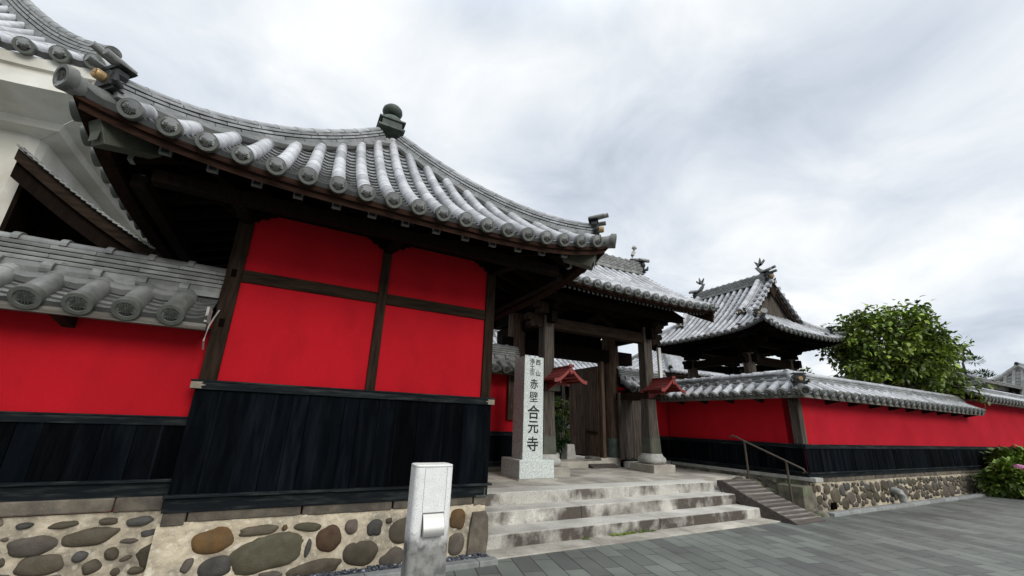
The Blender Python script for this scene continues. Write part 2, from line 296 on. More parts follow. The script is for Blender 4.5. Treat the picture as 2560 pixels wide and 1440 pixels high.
def thing(name, loc, label, cat, group=None, rz=0.0, local=False):
    o = bpy.data.objects.new(name, None); COL.objects.link(o); o.location = loc; o.rotation_euler = (0, 0, rz)
    o.empty_display_size = 0.2; ORG[o.name] = V((0, 0, 0)) if local else V(loc)
    return tag(o, label, cat, group)
def inst(src, parent, mw=None, loc=None):
    o = src.copy(); COL.objects.link(o); o.parent = parent; ORG[o.name] = ORG.get(parent.name, V((0, 0, 0)))
    if mw is not None: o.matrix_basis = mw
    if loc is not None: o.location = loc
    return o
def copy_tree(o, parent=None):
    c = o.copy(); COL.objects.link(c); c.parent = parent
    ORG[c.name] = ORG.get(o.name, V((0, 0, 0)))
    for ch in list(o.children): copy_tree(ch, c)
    return c
rnd = random.random
def rt(a=0.15, b=0.85): return a+(b-a)*rnd()

# ------------------------------------------------------------------ Japanese tile roofing
def nrm(P, x, e_):
    h = 0.01
    dx = V(P(x+h, e_))-V(P(x-h, e_)); de = V(P(x, e_+h))-V(P(x, e_-h))
    return dx.cross(de).normalized(), de.normalized(), dx.normalized()
def tile_field(P, xs, emax, r=0.075, pan=0.13, seg=0.27, sag=0.045, drop=0.035, e0=0.0, nu=6, ncyl=8, xa=None, xb=None, covers=True, step=0.036, flare=0.035):
    """Pan tiles and rows of round cover tiles over P(x, e); e runs up the slope from the eave."""
    pans = MB(); cov = MB()
    cols = ([xa] if xa is not None else [])+list(xs)+([xb] if xb is not None else [])
    for i in range(len(cols)-1):
        x0, x1 = cols[i], cols[i+1]
        if x1-x0 < 0.03: continue
        em = [max(emax(x0+(x1-x0)*k/nu), 0.0) for k in range(nu+1)]
        nrow = max(1, int(math.ceil((max(em)-e0)/pan)))
        for j in range(nrow):
            ea = e0+j*pan; eb = ea+pan+0.0; tone = rt()
            ra, rb, rr, ru = [], [], [], []
            for k in range(nu+1):
                u = k/nu; x = x0+(x1-x0)*u; s_ = -sag*sin(pi*u)
                a_ = min(ea, em[k]); b_ = min(eb+0.045, em[k]); c_ = min(ea+0.045, em[k])
                n_, _, _ = nrm(P, x, max(a_, 0.02))
                ra.append(V(P(x, a_))+n_*(s_+step)); rb.append(V(P(x, b_))+n_*(s_+0.002)); rr.append(V(P(x, a_))+n_*(s_+step-0.018 if j else s_-drop)); ru.append(V(P(x, c_))+n_*(s_+step-0.024))
            pans.grid([ra, rb], tone); pans.grid([rr, ra], 0.1 if j else -0.35)  # riser and lip faces toned dark to imitate shadow lines between pans
            if j: pans.grid([ru, rr], 0.2)
    if covers:
        for x in xs:
            em = emax(x)
            if em < 0.12: continue
            e_ = e0-0.03; first = True
            while e_ < em-0.03:
                en = min(e_+seg, em); tone = rt(0.1, 0.9)
                if rnd() < 0.04: tone = 0.0
                ns = 2 if seg < 0.35 else 3
                rows = []
                for q in range(ns+1):
                    ee = e_+(en-e_)*q/ns; n_, d_, xx = nrm(P, x, max(ee, 0.02)); c = V(P(x, ee))+n_*(0.012)
                    rad = r*(1.0-flare*q/ns)
                    rows.append([c+(xx*cos(pi*1.12-pi*1.24*k/ncyl)+n_*sin(pi*1.12-pi*1.24*k/ncyl))*rad for k in range(ncyl+1)])
                cov.grid(rows, tone)
                n_, d_, xx = nrm(P, x, max(e_, 0.02)); c = V(P(x, e_))+n_*0.012
                cov.face([c+(xx*cos(pi*1.12-pi*1.24*k/ncyl)+n_*sin(pi*1.12-pi*1.24*k/ncyl))*r*(0.999 if first else 1.0) for k in range(ncyl+1)][::-1], tone)
                first = False; e_ = en
    return pans, cov
_disc = {}
def disc_mesh(r, crest=True):
    """Round eave-end tile: raised rim, sunk field with a leaf crest in relief.  Faces local -Y."""
    key = (round(r, 3), crest)
    if key in _disc: return _disc[key]
    mb = MB(); n = 24
    prof = [(r*0.98, 0.06), (r*1.0, 0.0), (r*0.97, -0.012), (r*0.68, -0.014), (r*0.64, 0.004)]
    rows = [[V((rr*cos(2*pi*k/n), y, rr*sin(2*pi*k/n))) for k in range(n)] for rr, y in prof]
    mb.grid(rows, 0.5, wrap=True, flip=True)
    o = mb.build('eave_tile', 'tile_end', None, True, ang=30); COL.objects.unlink(o)
    cr = MB(); cr.face([V((r*0.65*cos(2*pi*k/n), 0.003, r*0.65*sin(2*pi*k/n))) for k in range(n)], -0.6)
    if crest:
        for k in range(15):
            a = pi*(-0.38+1.76*k/14); rr = r*(0.36 if k % 2 else 0.44); p = V((cos(a)*rr, 0.0, sin(a)*rr*0.9+r*0.03)); d = V((cos(a), 0, sin(a))); t_ = V((-sin(a), 0, cos(a)))
            cr.prism([p-d*r*0.26+V((0, 0.002, 0)), p-t_*r*0.045, p+d*r*0.16, p+t_*r*0.045], (0, -0.006, 0), 0.75)
        cr.obox((0, -0.003, -r*0.22), (r*0.04, 0, 0), (0, 0.006, 0), (0, 0, r*0.33), 0.9)
        for s_ in (-1, 1): cr.obox((s_*r*0.13, -0.002, -r*0.25), (r*0.035, 0, r*0.02*s_), (0, 0.005, 0), (-s_*r*0.05, 0, r*0.26), 0.8)
    c = cr.build('crest', 'mon', None); COL.objects.unlink(c)
    _disc[key] = (o, c); return _disc[key]
def put_discs(P, xs, r, parent, off=0.0, up=0.012, name='eave_tile', crest=True, flat=0.0):
    o0, c0 = disc_mesh(r, crest); og = ORG.get(parent.name, V((0, 0, 0)))
    for x in xs:
        n_, d_, xx = nrm(P, x, 0.03)
        if flat: d_ = (d_*(1-flat)+V((0, 1, 0))*flat).normalized()
        n2 = xx.cross(d_).normalized()
        m = Matrix((xx, d_, n2)).transposed().to_4x4(); m.translation = V(P(x, -0.03-off))+n_*up-og
        o = o0.copy(); COL.objects.link(o); o.name = name; o.parent = parent; o.matrix_basis = m
        if crest:
            c = c0.copy(); COL.objects.link(c); c.name = 'crest'; c.parent = o
def ridge_stack(mb, pf, s0, s1, w0=0.30, lay=3, lh=0.05, cap=0.075, tl=0.28, dw=0.035, base=0.0, capsegs=8, cap_ring=False, sink=0.06):
    """Courses of flat ridge tiles with staggered joints under a row of round caps, along pf(s)."""
    cnt = max(1, int(round((s1-s0)/tl)))
    def fr(s_):
        p = V(pf(s_)); d = (V(pf(s_+0.02))-V(pf(s_-0.02))).normalized(); sd = d.cross(V((0, 0, 1))).normalized(); return p, d, sd, sd.cross(d)
    for k in range(lay):
        sh = 0.5*(k % 2); a = s0
        while a < s1-1e-4:
            b = min(s1, s0+(math.floor((a-s0)/((s1-s0)/cnt)-sh+1e-6)+1+sh)*(s1-s0)/cnt)
            if b <= a+1e-4: b = min(s1, a+(s1-s0)/cnt)
            pa, da, sa, ua = fr(a+0.003); pb, db, sb, ub = fr(b-0.003)
            hw = w0/2-dw*k*0.5+random.uniform(-0.004, 0.004); z0 = base+k*lh-(sink if k == 0 else 0); z1 = base+(k+1)*lh-0.016
            n = len(mb.v)
            for p, sd, u in ((pa, sa, ua), (pb, sb, ub)):
                for q, z in ((-hw, z0), (hw, z0), (hw-0.008, z1), (-hw+0.008, z1)): mb.v.append(tuple(p+sd*q+u*z))
            t_ = rt()
            for q in ((0, 1, 2, 3), (7, 6, 5, 4), (0, 4, 5, 1), (1, 5, 6, 2), (2, 6, 7, 3), (3, 7, 4, 0)):
                mb.f.append(tuple(n+i for i in q)); mb.t.append(t_); mb.c.append((1, 1, 1))
            a = b
    if lay:   # bedding between the courses, toned black as the shade in the gaps
        for s_ in range(cnt):
            a = s0+(s1-s0)*s_/cnt; b = s0+(s1-s0)*(s_+1)/cnt; pa, da, sa, ua = fr(a); pb, db, sb, ub = fr(b); hw = w0/2-dw*lay*0.5-0.02; n = len(mb.v)
            for p, sd, u in ((pa, sa, ua), (pb, sb, ub)):
                for q, z in ((-hw, base-0.03), (hw, base-0.03), (hw, base+lay*lh), (-hw, base+lay*lh)): mb.v.append(tuple(p+sd*q+u*z))
            for q in ((0, 1, 2, 3), (7, 6, 5, 4), (0, 4, 5, 1), (1, 5, 6, 2), (2, 6, 7, 3), (3, 7, 4, 0)):
                mb.f.append(tuple(n+i for i in q)); mb.t.append(-1.1); mb.c.append((1, 1, 1))
    top = base+lay*lh-0.01
    for i in range(cnt):
        a = s0+(s1-s0)*i/cnt; b = s0+(s1-s0)*(i+1)/cnt; rows = []
        for q in range(3):
            p, d, sd, u = fr(a+(b-a)*q/2); rr = cap*(1.0-0.05*q/2)
            rows.append([p+u*top+(sd*cos(pi*k/capsegs)+u*sin(pi*k/capsegs)*0.85)*rr for k in range(capsegs+1)])
        t_ = rt(); mb.grid(rows, t_); mb.face(rows[0][::-1], t_); mb.face(rows[-1], t_)
        if cap_ring:
            p, d, sd, u = fr(a); rows = []
            for q in (-0.03, -0.028, 0.028, 0.03):
                rr = cap*(1.22 if abs(q) < 0.029 else 0.9)
                rows.append([p+d*q+u*top+(sd*cos(pi*k/capsegs)+u*sin(pi*k/capsegs)*0.9)*rr for k in range(capsegs+1)])
            mb.grid(rows, 0.4)
def ornament(parent, loc, fwd, s=1.0, gold=True, name='ridge_end_ornament', rolls=True):
    """Ridge-end tile: stepped dark block, gilt crest boss, rolled tile logs above; fwd is the outward direction."""
    og = ORG.get(parent.name, V((0, 0, 0)))
    f = V(fwd); f.z = 0; f.normalize(); sd = V((-f.y, f.x, 0)); u = V((0, 0, 1)); c = V(loc)
    mb = MB()
    def pl(pts, y0, y1, tone=0.3): mb.prism([c+sd*(x*s)+u*(z*s)+f*(y0*s) for x, z in pts], f*((y1-y0)*s), tone)
    pl([(-0.24, -0.05), (-0.15, 0.02), (-0.17, 0.12), (-0.21, 0.18), (-0.20, 0.25), (-0.10, 0.29), (0, 0.31), (0.10, 0.29), (0.20, 0.25), (0.21, 0.18), (0.17, 0.12), (0.15, 0.02), (0.24, -0.05)], -0.10, 0.02)
    pl([(-0.17, 0.0), (-0.13, 0.10), (-0.15, 0.20), (-0.06, 0.25), (0.06, 0.25), (0.15, 0.20), (0.13, 0.10), (0.17, 0.0)], 0.02, 0.05)
    pl([(-0.25, 0.30), (-0.17, 0.345), (0.17, 0.345), (0.25, 0.30), (0.2, 0.29), (-0.2, 0.29)], -0.16, 0.04, 0.5)
    for q in (-1, 1):
        mb.tube([c+sd*(q*0.19*s)+u*0.02*s-f*0.05*s, c+sd*(q*0.25*s)+u*0.05*s+f*0.04*s, c+sd*(q*0.27*s)+u*0.13*s+f*0.05*s], [0.05*s, 0.045*s, 0.02*s], 8, 0.35)
    o = mb.build(name, 'oni', parent, False, 0.008)
    if gold:
        g = MB(); bc = c+u*0.13*s
        g.lathe([(0.07*s, 0.03*s), (0.07*s, 0.13*s), (0.062*s, 0.145*s)], bc, 20, 0.35, f)
        for k in range(12):
            a = 2*pi*k/12; d = sd*cos(a)+u*sin(a); t_ = u*cos(a)-sd*sin(a); p = bc+f*0.145*s+d*0.035*s
            g.prism([p-d*0.024*s, p-t_*0.007*s, p+d*0.022*s, p+t_*0.007*s], f*0.006, 0.9)
        g.build('crest', 'gold', o, True)
    if rolls:
        r_ = MB(); rr = 0.052*s
        def roll(a, b):
            a = c+sd*a[0]*s+u*a[2]*s+f*a[1]*s; b = c+sd*b[0]*s+u*b[2]*s+f*b[1]*s; r_.tube([a, (a+b)/2, b], [rr*0.9, rr, rr], 10, rt(0.3, 0.7))
        roll((0.0, -0.18, 0.39), (0.0, 0.26, 0.47)); roll((-0.16, -0.16, 0.345), (-0.18, 0.19, 0.37)); roll((0.16, -0.16, 0.345), (0.18, 0.19, 0.37))
        r_.build('tile_roll', 'tile_shade', o, True)
    return o

# ================================================================== SETTING
g = MB(); g.face([(-300, -300, 0), (900, -300, 0), (900, 900, 0), (-300, 900, 0)]); tag(g.build('ground', 'paving'), 'grey green stone setts paving the street', None, None, 'structure')
g = MB()
for i, (a, b) in enumerate(((2.47, 4.1), (4.11, 6.0), (6.01, 7.4), (7.41, 9.75))): g.box(a, b, 4.96, 5.32, -0.05, 0.016, rt())
tag(g.build('pavement', 'granite_top', None, bevel=0.006), 'pale granite strip at the foot of the steps', None, None, 'structure')
g = MB(); x = -4.6
while x < 2.3:
    xe = min(x+0.62, 2.46); g.box(x, xe-0.006, 4.80, 4.93, -0.05, 0.055, rt()); x += 0.62
x = 9.95
while x < 24:
    g.box(x, x+0.89, 4.86, 4.99, -0.05, 0.06, rt()); x += 0.9
tag(g.build('kerb', 'kerb', None, bevel=0.008), 'granite kerb stones along the wall foot', None, None, 'structure')
g = MB()
for i in range(2600):
    x = random.uniform(-4.4, 2.44); y = random.uniform(4.94, 5.16); s_ = random.uniform(0.008, 0.02); a = rnd()*pi
    g.obox((x, y, 0.012+rnd()*0.02), (s_*cos(a), s_*sin(a), 0), (-s_*0.6*sin(a), s_*0.6*cos(a), 0.003), (0, 0, s_*0.5), rnd() if rnd() > 0.05 else 3.0)
tag(g.build('gravel', 'gravel'), 'dark blue grey gravel between wall and kerb', None, None, 'stuff')
# raised terrace behind the steps: big granite flags
g = MB(); y = 6.52
g.box(2.47, 9.78, 6.3, 16.0, -0.05, 0.50, 0.35)
while y < 12:
    x = 2.48; hgt = random.choice((0.55, 0.7, 0.62))
    while x < 9.7:
        wd = random.uniform(0.7, 1.35); xe = min(x+wd, 9.78); g.box(x, xe-0.008, y, y+hgt-0.008, 0.45, 0.538+rnd()*0.003, rt()); x += wd
    y += hgt
tag(g.build('terrace', 'granite_top', None, bevel=0.004), 'weathered granite flags of the gate terrace', None, None, 'structure')

steps = thing('stone_steps', (5.3, 5.3, 0), 'three broad weathered granite steps rising to the gate terrace', 'steps')
for z0, z1, y0, y1, xe, joints in ((0.0, 0.18, 5.29, 5.95, 8.44, (5.6, )), (0.17, 0.36, 5.71, 6.35, 8.30, (4.35, 7.3)), (0.35, 0.54, 6.10, 6.52, 8.08, (5.75, ))):
    g = MB(); xs = [2.47+0.02, *joints, xe]
    for a, b in zip(xs, xs[1:]): g.box(a+0.002, b-0.002, y0, y1, z0-0.02 if z0 == 0 else z0-0.03, z1, rt(0.35, 0.65))
    g.build('step', 'granite' if z0 > 0.3 else 'granite_dirty', steps, bevel=0.014)

# ================================================================== cobble masonry
CC = {0: (0.105, 0.088, 0.065), 1: (0.155, 0.09, 0.038), 2: (0.125, 0.108, 0.092), 3: (0.092, 0.088, 0.082), 4: (0.105, 0.097, 0.065), 5: (0.115, 0.070, 0.046), 6: (0.21, 0.165, 0.14)}
def cobble(mb, x, z, a, b, rot, c, y, depth, P=None, seed=0):
    r_ = random.Random(seed); n = 26; ph = [r_.uniform(0, 2*pi) for _ in range(4)]; am = [r_.uniform(0.01, 0.05) for _ in range(4)]; ex = r_.uniform(2.1, 2.8)
    cf_ = r_.uniform(0.8, 1.25); col = tuple(k*cf_ for k in CC[c]); R_ = radians(rot); rows = []
    for q, (f, d) in enumerate(((1.05, -0.02), (1.0, 0.15), (0.93, 0.55), (0.75, 0.82), (0.45, 0.96), (0.0, 1.0))):
        row = []
        for k in range(n):
            t_ = 2*pi*k/n; rr = (abs(cos(t_))**ex+abs(sin(t_))**ex)**(-1/ex)*(1+sum(am[i]*sin((i+2)*t_+ph[i]) for i in range(4)))
            px, pz = a*rr*cos(t_)*f, b*rr*sin(t_)*f; X = x+px*cos(R_)-pz*sin(R_); Z = z+px*sin(R_)+pz*cos(R_)
            if z > 0.03: Z = max(Z, 0.0)
            dd = depth*d*(1+0.1*sin(3*px/a+ph[0])*f); row.append((X, y-dd, Z) if P is None else P(X, dd, Z))
        rows.append(row)
    mb.grid(rows, rnd(), wrap=True, col=col, flip=True)
FRONT = [(-0.41, 0.39, 0.165, 0.106, 3, 1), (-0.8, 0.31, 0.19, 0.128, 23, 0), (-1.35, 0.47, 0.188, 0.071, 6, 0), (-1.55, 0.58, 0.097, 0.029, 6, 0), (-1.71, 0.43, 0.151, 0.08, 1, 2), (-1.25, 0.59, 0.071, 0.03, 2, 0), (-1.03, 0.575, 0.098, 0.042, 6, 3), (-1.8, 0.59, 0.052, 0.025, 3, 3), (-1.17, 0.32, 0.046, 0.058, 38, 0), (-1.38, 0.32, 0.052, 0.044, 8, 3), (-1.28, 0.23, 0.066, 0.057, 18, 0), (-1.62, 0.28, 0.148, 0.085, 3, 0), (-0.57, 0.2, 0.04, 0.061, -22, 2), (-0.35, 0.16, 0.125, 0.09, 8, 3), (0.08, 0.24, 0.30, 0.16, 8, 4), (-0.04, 0.45, 0.17, 0.045, 1, 0), (0.19, 0.46, 0.026, 0.03, -2, 1), (0.41, 0.45, 0.133, 0.044, -5, 4), (0.63, 0.32, 0.12, 0.125, -2, 5), (0.85, 0.42, 0.066, 0.072, -2, 6), (1.1, 0.39, 0.08, 0.08, -2, 3), (1.25, 0.45, 0.037, 0.029, -2, 0), (1.47, 0.34, 0.20, 0.13, 3, 0), (0.98, 0.15, 0.18, 0.118, -7, 0), (0.54, 0.05, 0.25, 0.08, 6, 0), (1.33, 0.06, 0.13, 0.10, 28, 2), (0.44, 0.25, 0.027, 0.08, -7, 3), (2.09, 0.41, 0.10, 0.11, -2, 1), (2.09, 0.14, 0.10, 0.12, -2, 2), (0.13, 0.04, 0.108, 0.036, -2, 2), (-0.96, 0.17, 0.063, 0.032, -2, 0), (1.78, 0.12, 0.13, 0.10, 10, 0), (1.80, 0.43, 0.09, 0.07, -8, 2), (-0.75, 0.07, 0.12, 0.05, 4, 3), (-2.05, 0.33, 0.13, 0.08, 5, 0), (-2.05, 0.52, 0.10, 0.05, 0, 1), (-1.9, 0.18, 0.12, 0.07, 0, 3), (-2.4, 0.4, 0.16, 0.1, 8, 0), (-2.4, 0.18, 0.14, 0.08, -4, 2), (-2.8, 0.3, 0.2, 0.12, 3, 0), (-1.35, 0.09, 0.16, 0.07, 3, 2)]
def mortar_sheet(mb, x0, x1, z0, z1, y, nx, nz, amp=0.008, seed=1):
    from mathutils import noise as mn
    mb.grid([[(x0+(x1-x0)*i/nx, y+amp*(mn.noise(V((x0+(x1-x0)*i/nx, z0+(z1-z0)*j/nz, seed))*7)+0.6*mn.noise(V((x0+(x1-x0)*i/nx, z0+(z1-z0)*j/nz, seed+5))*19))-amp*0.6, z0+(z1-z0)*j/nz) for i in range(nx+1)] for j in range(nz+1)], 0.5)

# ================================================================== RED CORNER TOWER
TX0, TX1, TY, TD = -0.845, 2.465, 5.25, 8.49
tower = thing('corner_turret', (0.81, 6.87, 0), 'square red turret with black plank skirt and pyramid tile roof topped by a copper ball', 'turret')
b = MB(); b.box(TX0+0.02, TX1-0.01, TY+0.03, TD, 0, 0.56); mortar_sheet(b, TX0-0.03, TX1-0.01, 0, 0.57, TY-0.005, 200, 40, 0.018)
base = b.build('stone_base', 'mortar', tower, True, ang=60)
c = MB()
for i, s_ in enumerate(FRONT):
    if s_[0]-s_[2]*0.3 > TX0 - 0.0: cobble(c, s_[0], s_[1], s_[2]*1.06, s_[3]*1.06, s_[4], s_[5], TY-0.003, 0.045, seed=i)
r_ = random.Random(32); pl_ = [(f[0], f[1], f[2]*1.06, f[3]*1.06) for f in FRONT]
for i in range(260):
    x, z, a, b_ = r_.uniform(-0.8, 2.15), r_.uniform(0.03, 0.52), r_.uniform(0.012, 0.045), r_.uniform(0.01, 0.03)
    if all(((x-p[0])/(a+p[2]+0.03))**2+((z-p[1])/(b_+p[3]+0.03))**2 > 1.0 for p in pl_):
        pl_.append((x, z, a, b_))
        if i % 3 == 0: cobble(c, x, z, a, b_, r_.uniform(-20, 20), r_.choice((0, 0, 2, 3, 6)), TY-0.003, 0.02, seed=400+i)
c.build('cobble', 'cobble', base, True, ang=70)
c = MB(); c.prism([(2.225, TY+0.3, 0.0), (2.475, TY+0.3, 0.0), (2.50, TY+0.3, 0.2), (2.485, TY+0.3, 0.42), (2.45, TY+0.3, 0.485), (2.28, TY+0.3, 0.48), (2.25, TY+0.3, 0.3)], (0, -0.36, 0), 0.7); c.build('corner_stone', 'slab', base, bevel=0.025)
c = MB()
for i, (a, d, z0) in enumerate(((-0.85, -0.66, 0.54), (-0.655, 0.32, 0.565), (0.33, 1.27, 0.56), (1.28, 2.28, 0.565), (2.29, 2.47, 0.55))): c.box(a, d-0.008, TY-0.03, TY+0.2, z0, 0.665, rt())
c.build('sill_stone', 'slab', base, bevel=0.012)
# timber frame
def post(parent, x0, x1, y0, y1, z0, z1, m='wood', name='post', bevel=0.006):
    p = MB(); p.box(x0, x1, y0, y1, z0, z1, rt(0.35, 0.65)); return p.build(name, m, parent, bevel=bevel)
for x0, x1 in ((-0.845, -0.69), (0.797, 0.91), (2.326, 2.465)):
    o = post(tower, x0, x1, TY, TY+0.14, 1.86, 4.1)
    for zz_ in (3.02, 2.45):
        if x0 < 0: q = MB(); q.box(x0+0.05, x0+0.10, TY-0.003, TY+0.01, zz_, zz_+0.09, 0.1); q.build('peg_hole', 'dark', o)
post(tower, 2.33, 2.465, TD-0.14, TD, 0.6, 4.1); post(tower, -0.845, -0.70, TD-0.14, TD, 0.6, 4.1)
for x0, x1 in ((-0.69, 0.797), (0.91, 2.326)):
    q = MB(); q.box(x0, x1, TY+0.012, TY+0.10, 2.985, 3.128, rt(0.35, 0.65)); q.build('rail', 'wood_h', tower, bevel=0.006)
    q = MB(); q.box(x0, x1, TY+0.035, TY+0.11, 1.85, 2.987); q.build('wall_panel', 'red', tower)
    q = MB(); q.box(x0, x1, TY+0.035, TY+0.11, 3.126, 4.1); q.build('wall_panel', 'red', tower)
q = MB(); q.box(TX0+0.03, TX1-0.03, TY+0.11, TD-0.03, 0.56, 4.1); q.build('wall', 'red', tower)
for y0 in (TY+0.14,):
    q = MB(); q.box(TX0+0.01, TX1-0.012, TY+0.14, TD-0.14, 2.985, 3.128); q.build('rail', 'wood_h', tower)
q = MB(); q.box(TX0-0.01, TX1+0.01, TY-0.02, TY+0.16, 3.86, 4.05); q.box(TX0-0.008, TX0+0.15, TY+0.16, TD, 3.862, 4.05); q.box(TX1-0.15, TX1+0.008, TY+0.16, TD, 3.862, 4.05); q.box(TX0-0.01, TX1+0.01, TD-0.1, TD+0.02, 3.86, 4.05); q.build('wall_plate', 'wood_dark', tower)
# cloud-carved bracket arms on the posts
def bracket(mb, c, sd, s=1.0, th=0.05, tone=0.3):
    c = V(c); sd = V(sd); t_ = sd.cross(V((0, 0, 1)))
    pts = [(-0.05, -0.30), (0.05, -0.30), (0.10, -0.22), (0.19, -0.21), (0.22, -0.14), (0.33, -0.13), (0.37, -0.06), (0.46, -0.05), (0.48, 0.0), (-0.48, 0.0), (-0.46, -0.05), (-0.37, -0.06), (-0.33, -0.13), (-0.22, -0.14), (-0.19, -0.21), (-0.10, -0.22)]
    mb.prism([c+sd*x*s+V((0, 0, z*s))-t_*th for x, z in pts], t_*2*th, tone)
for x in (-0.77, 0.853, 2.395):
    q = MB(); bracket(q, (x, TY-0.04, 3.86), (1, 0, 0), 0.62); q.beam((x, TY+0.3, 3.80), (x, TY-0.75, 3.64), 0.12, 0.14, tone=0.3); q.build('bracket', 'wood_dark', tower, bevel=0.006)
q = MB(); q.box(TX0-0.6, TX1+0.6, TY-0.80, TY-0.68, 3.58, 3.70); q.box(TX0-0.8, TX0-0.68, TY-0.6, TD+0.6, 3.58, 3.70); q.box(TX1+0.68, TX1+0.8, TY-0.6, TD+0.6, 3.58, 3.70); q.build('eave_purlin', 'wood_dark', tower)
# black plank skirt: planks, cap beam, drip strip, sill beam
def planks(mb, x0, x1, z0, z1, y, wd=0.2, th=0.025, jit=0.3):
    x = x0; mb.box(x0+0.004, x1-0.004, y-0.009, y+0.006, z0+0.002, z1-0.002, -0.3)
    while x < x1-0.02:
        w_ = wd*random.uniform(1-jit, 1+jit); xe = min(x+w_, x1)
        if x1-xe < 0.05: xe = x1
        yy = y+random.uniform(-0.004, 0.004); mb.box(x+0.003, xe-0.003, yy-th, yy, z0, z1, rnd())
        if rnd() < 0.35: mb.box(xe-0.012, xe+0.010, yy-th-0.009, yy-th, z0, z1, rnd())
        x = xe
q = MB(); planks(q, TX0-0.005, TX1+0.005, 0.80, 1.80, TY-0.012, 0.215); q.build('skirt_boards', 'board', tower)
for sx in (TX0-0.002, TX1-0.022):
    q = MB(); q.box(sx, sx+0.024, TY-0.036, TD, 0.70, 1.80, 0.4); q.build('side_boards', 'board', tower)
q = MB(); q.box(TX0-0.04, TX1+0.03, TY-0.065, TY+0.02, 1.79, 1.875, 0.5); q.box(TX0-0.05, TX1+0.04, TY-0.075, TY+0.02, 1.865, 1.885, 0.7)
q.box(TX1-0.01, TX1+0.03, TY+0.02, TD, 1.79, 1.875, 0.5); cb = q.build('cap_beam', 'trim', tower, bevel=0.004)
for x, s_ in ((TX1+0.032, -1), (TX0-0.042, 1)):
    q = MB(); a = x+s_*0.10; q.prism([(x, TY-0.067, 1.797), (a, TY-0.067, 1.797), (a-s_*0.012, TY-0.067, 1.82), (a+s_*0.03, TY-0.067, 1.832), (a-s_*0.012, TY-0.067, 1.845), (a, TY-0.067, 1.862), (x, TY-0.067, 1.862)], (0, -0.004, 0)); q.build('metal_fitting', 'brass', cb)
q = MB(); q.box(TX0-0.03, TX1+0.045, TY-0.085, TY, 0.785, 0.812, 0.9); q.build('drip_strip', 'trim', tower, bevel=0.004)
q = MB(); q.box(TX0-0.02, TX1-0.0, TY-0.045, TY+0.05, 0.655, 0.79, 0.5); sb = q.build('sill_beam', 'trim', tower, bevel=0.005)
q = MB(); q.box(TX1-0.16, TX1+0.012, TY-0.05, TY+0.03, 0.652, 0.672, 0.5); q.box(TX1-0.05, TX1-0.035, TY-0.049, TY-0.04, 0.672, 0.76, 0.6); q.build('metal_fitting', 'copper', sb)

# roof: four equal curved slopes
HF, RC = 2.84, V((0.85, 6.87, 0))
def zt(x, e_):
    e_ = max(e_, -0.2); return 3.795+0.66*e_+0.118*e_*e_+0.31*min(1.2, abs(x)/HF)**3.4*max(0.0, 1-e_/HF)
def PT(x, e_): return (x, -HF+e_, zt(x, e_))
XS = [-2.42+0.2755*i for i in range(19)]
def emT(x): return max(0.0, HF-abs(x)-0.04)
slopes = []
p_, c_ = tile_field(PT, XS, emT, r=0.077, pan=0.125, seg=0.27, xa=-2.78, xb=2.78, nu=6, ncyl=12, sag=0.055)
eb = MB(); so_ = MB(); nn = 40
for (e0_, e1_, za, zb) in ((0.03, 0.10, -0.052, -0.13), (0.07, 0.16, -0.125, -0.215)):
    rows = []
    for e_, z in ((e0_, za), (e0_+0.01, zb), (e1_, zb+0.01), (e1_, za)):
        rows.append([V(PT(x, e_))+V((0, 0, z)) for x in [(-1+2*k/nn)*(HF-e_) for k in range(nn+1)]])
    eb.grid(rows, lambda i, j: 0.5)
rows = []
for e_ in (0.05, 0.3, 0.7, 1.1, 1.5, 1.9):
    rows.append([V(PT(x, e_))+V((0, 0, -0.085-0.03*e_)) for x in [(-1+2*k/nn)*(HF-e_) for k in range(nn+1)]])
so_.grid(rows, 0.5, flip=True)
md_ = MB()      # curved filler tiles below the hip ridge between the cover rows
for sgn in (-1, 1):
    for i in range(19):
        xa_ = XS[i]; xb_ = xa_+0.2755
        if sgn > 0: xa_, xb_ = -xa_, -xb_
        if xa_*sgn < 0.1 and xb_*sgn < 0.1: continue
        if abs(xb_) > 2.6 or abs(xa_) > 2.6: continue
        ea, eb_ = emT(xa_)-0.11, emT(xb_)-0.11
        if min(ea, eb_) < 0.05: continue
        a_ = V(PT(xa_, ea))+V((0, 0, 0.05)); b_ = V(PT(xb_, eb_))+V((0, 0, 0.05)); m_ = (a_+b_)/2-V((0, 0, 0.03))
        md_.tube([a_, m_, b_], [0.065, 0.07, 0.065], 8, rt(0.0, 0.4), up=V((0, 0, 1)))
def rot_about(k): return Matrix.Rotation(k*pi/2, 4, 'Z')
ROOFORG = RC-V((0.81, 6.87, 0))
sl0 = None
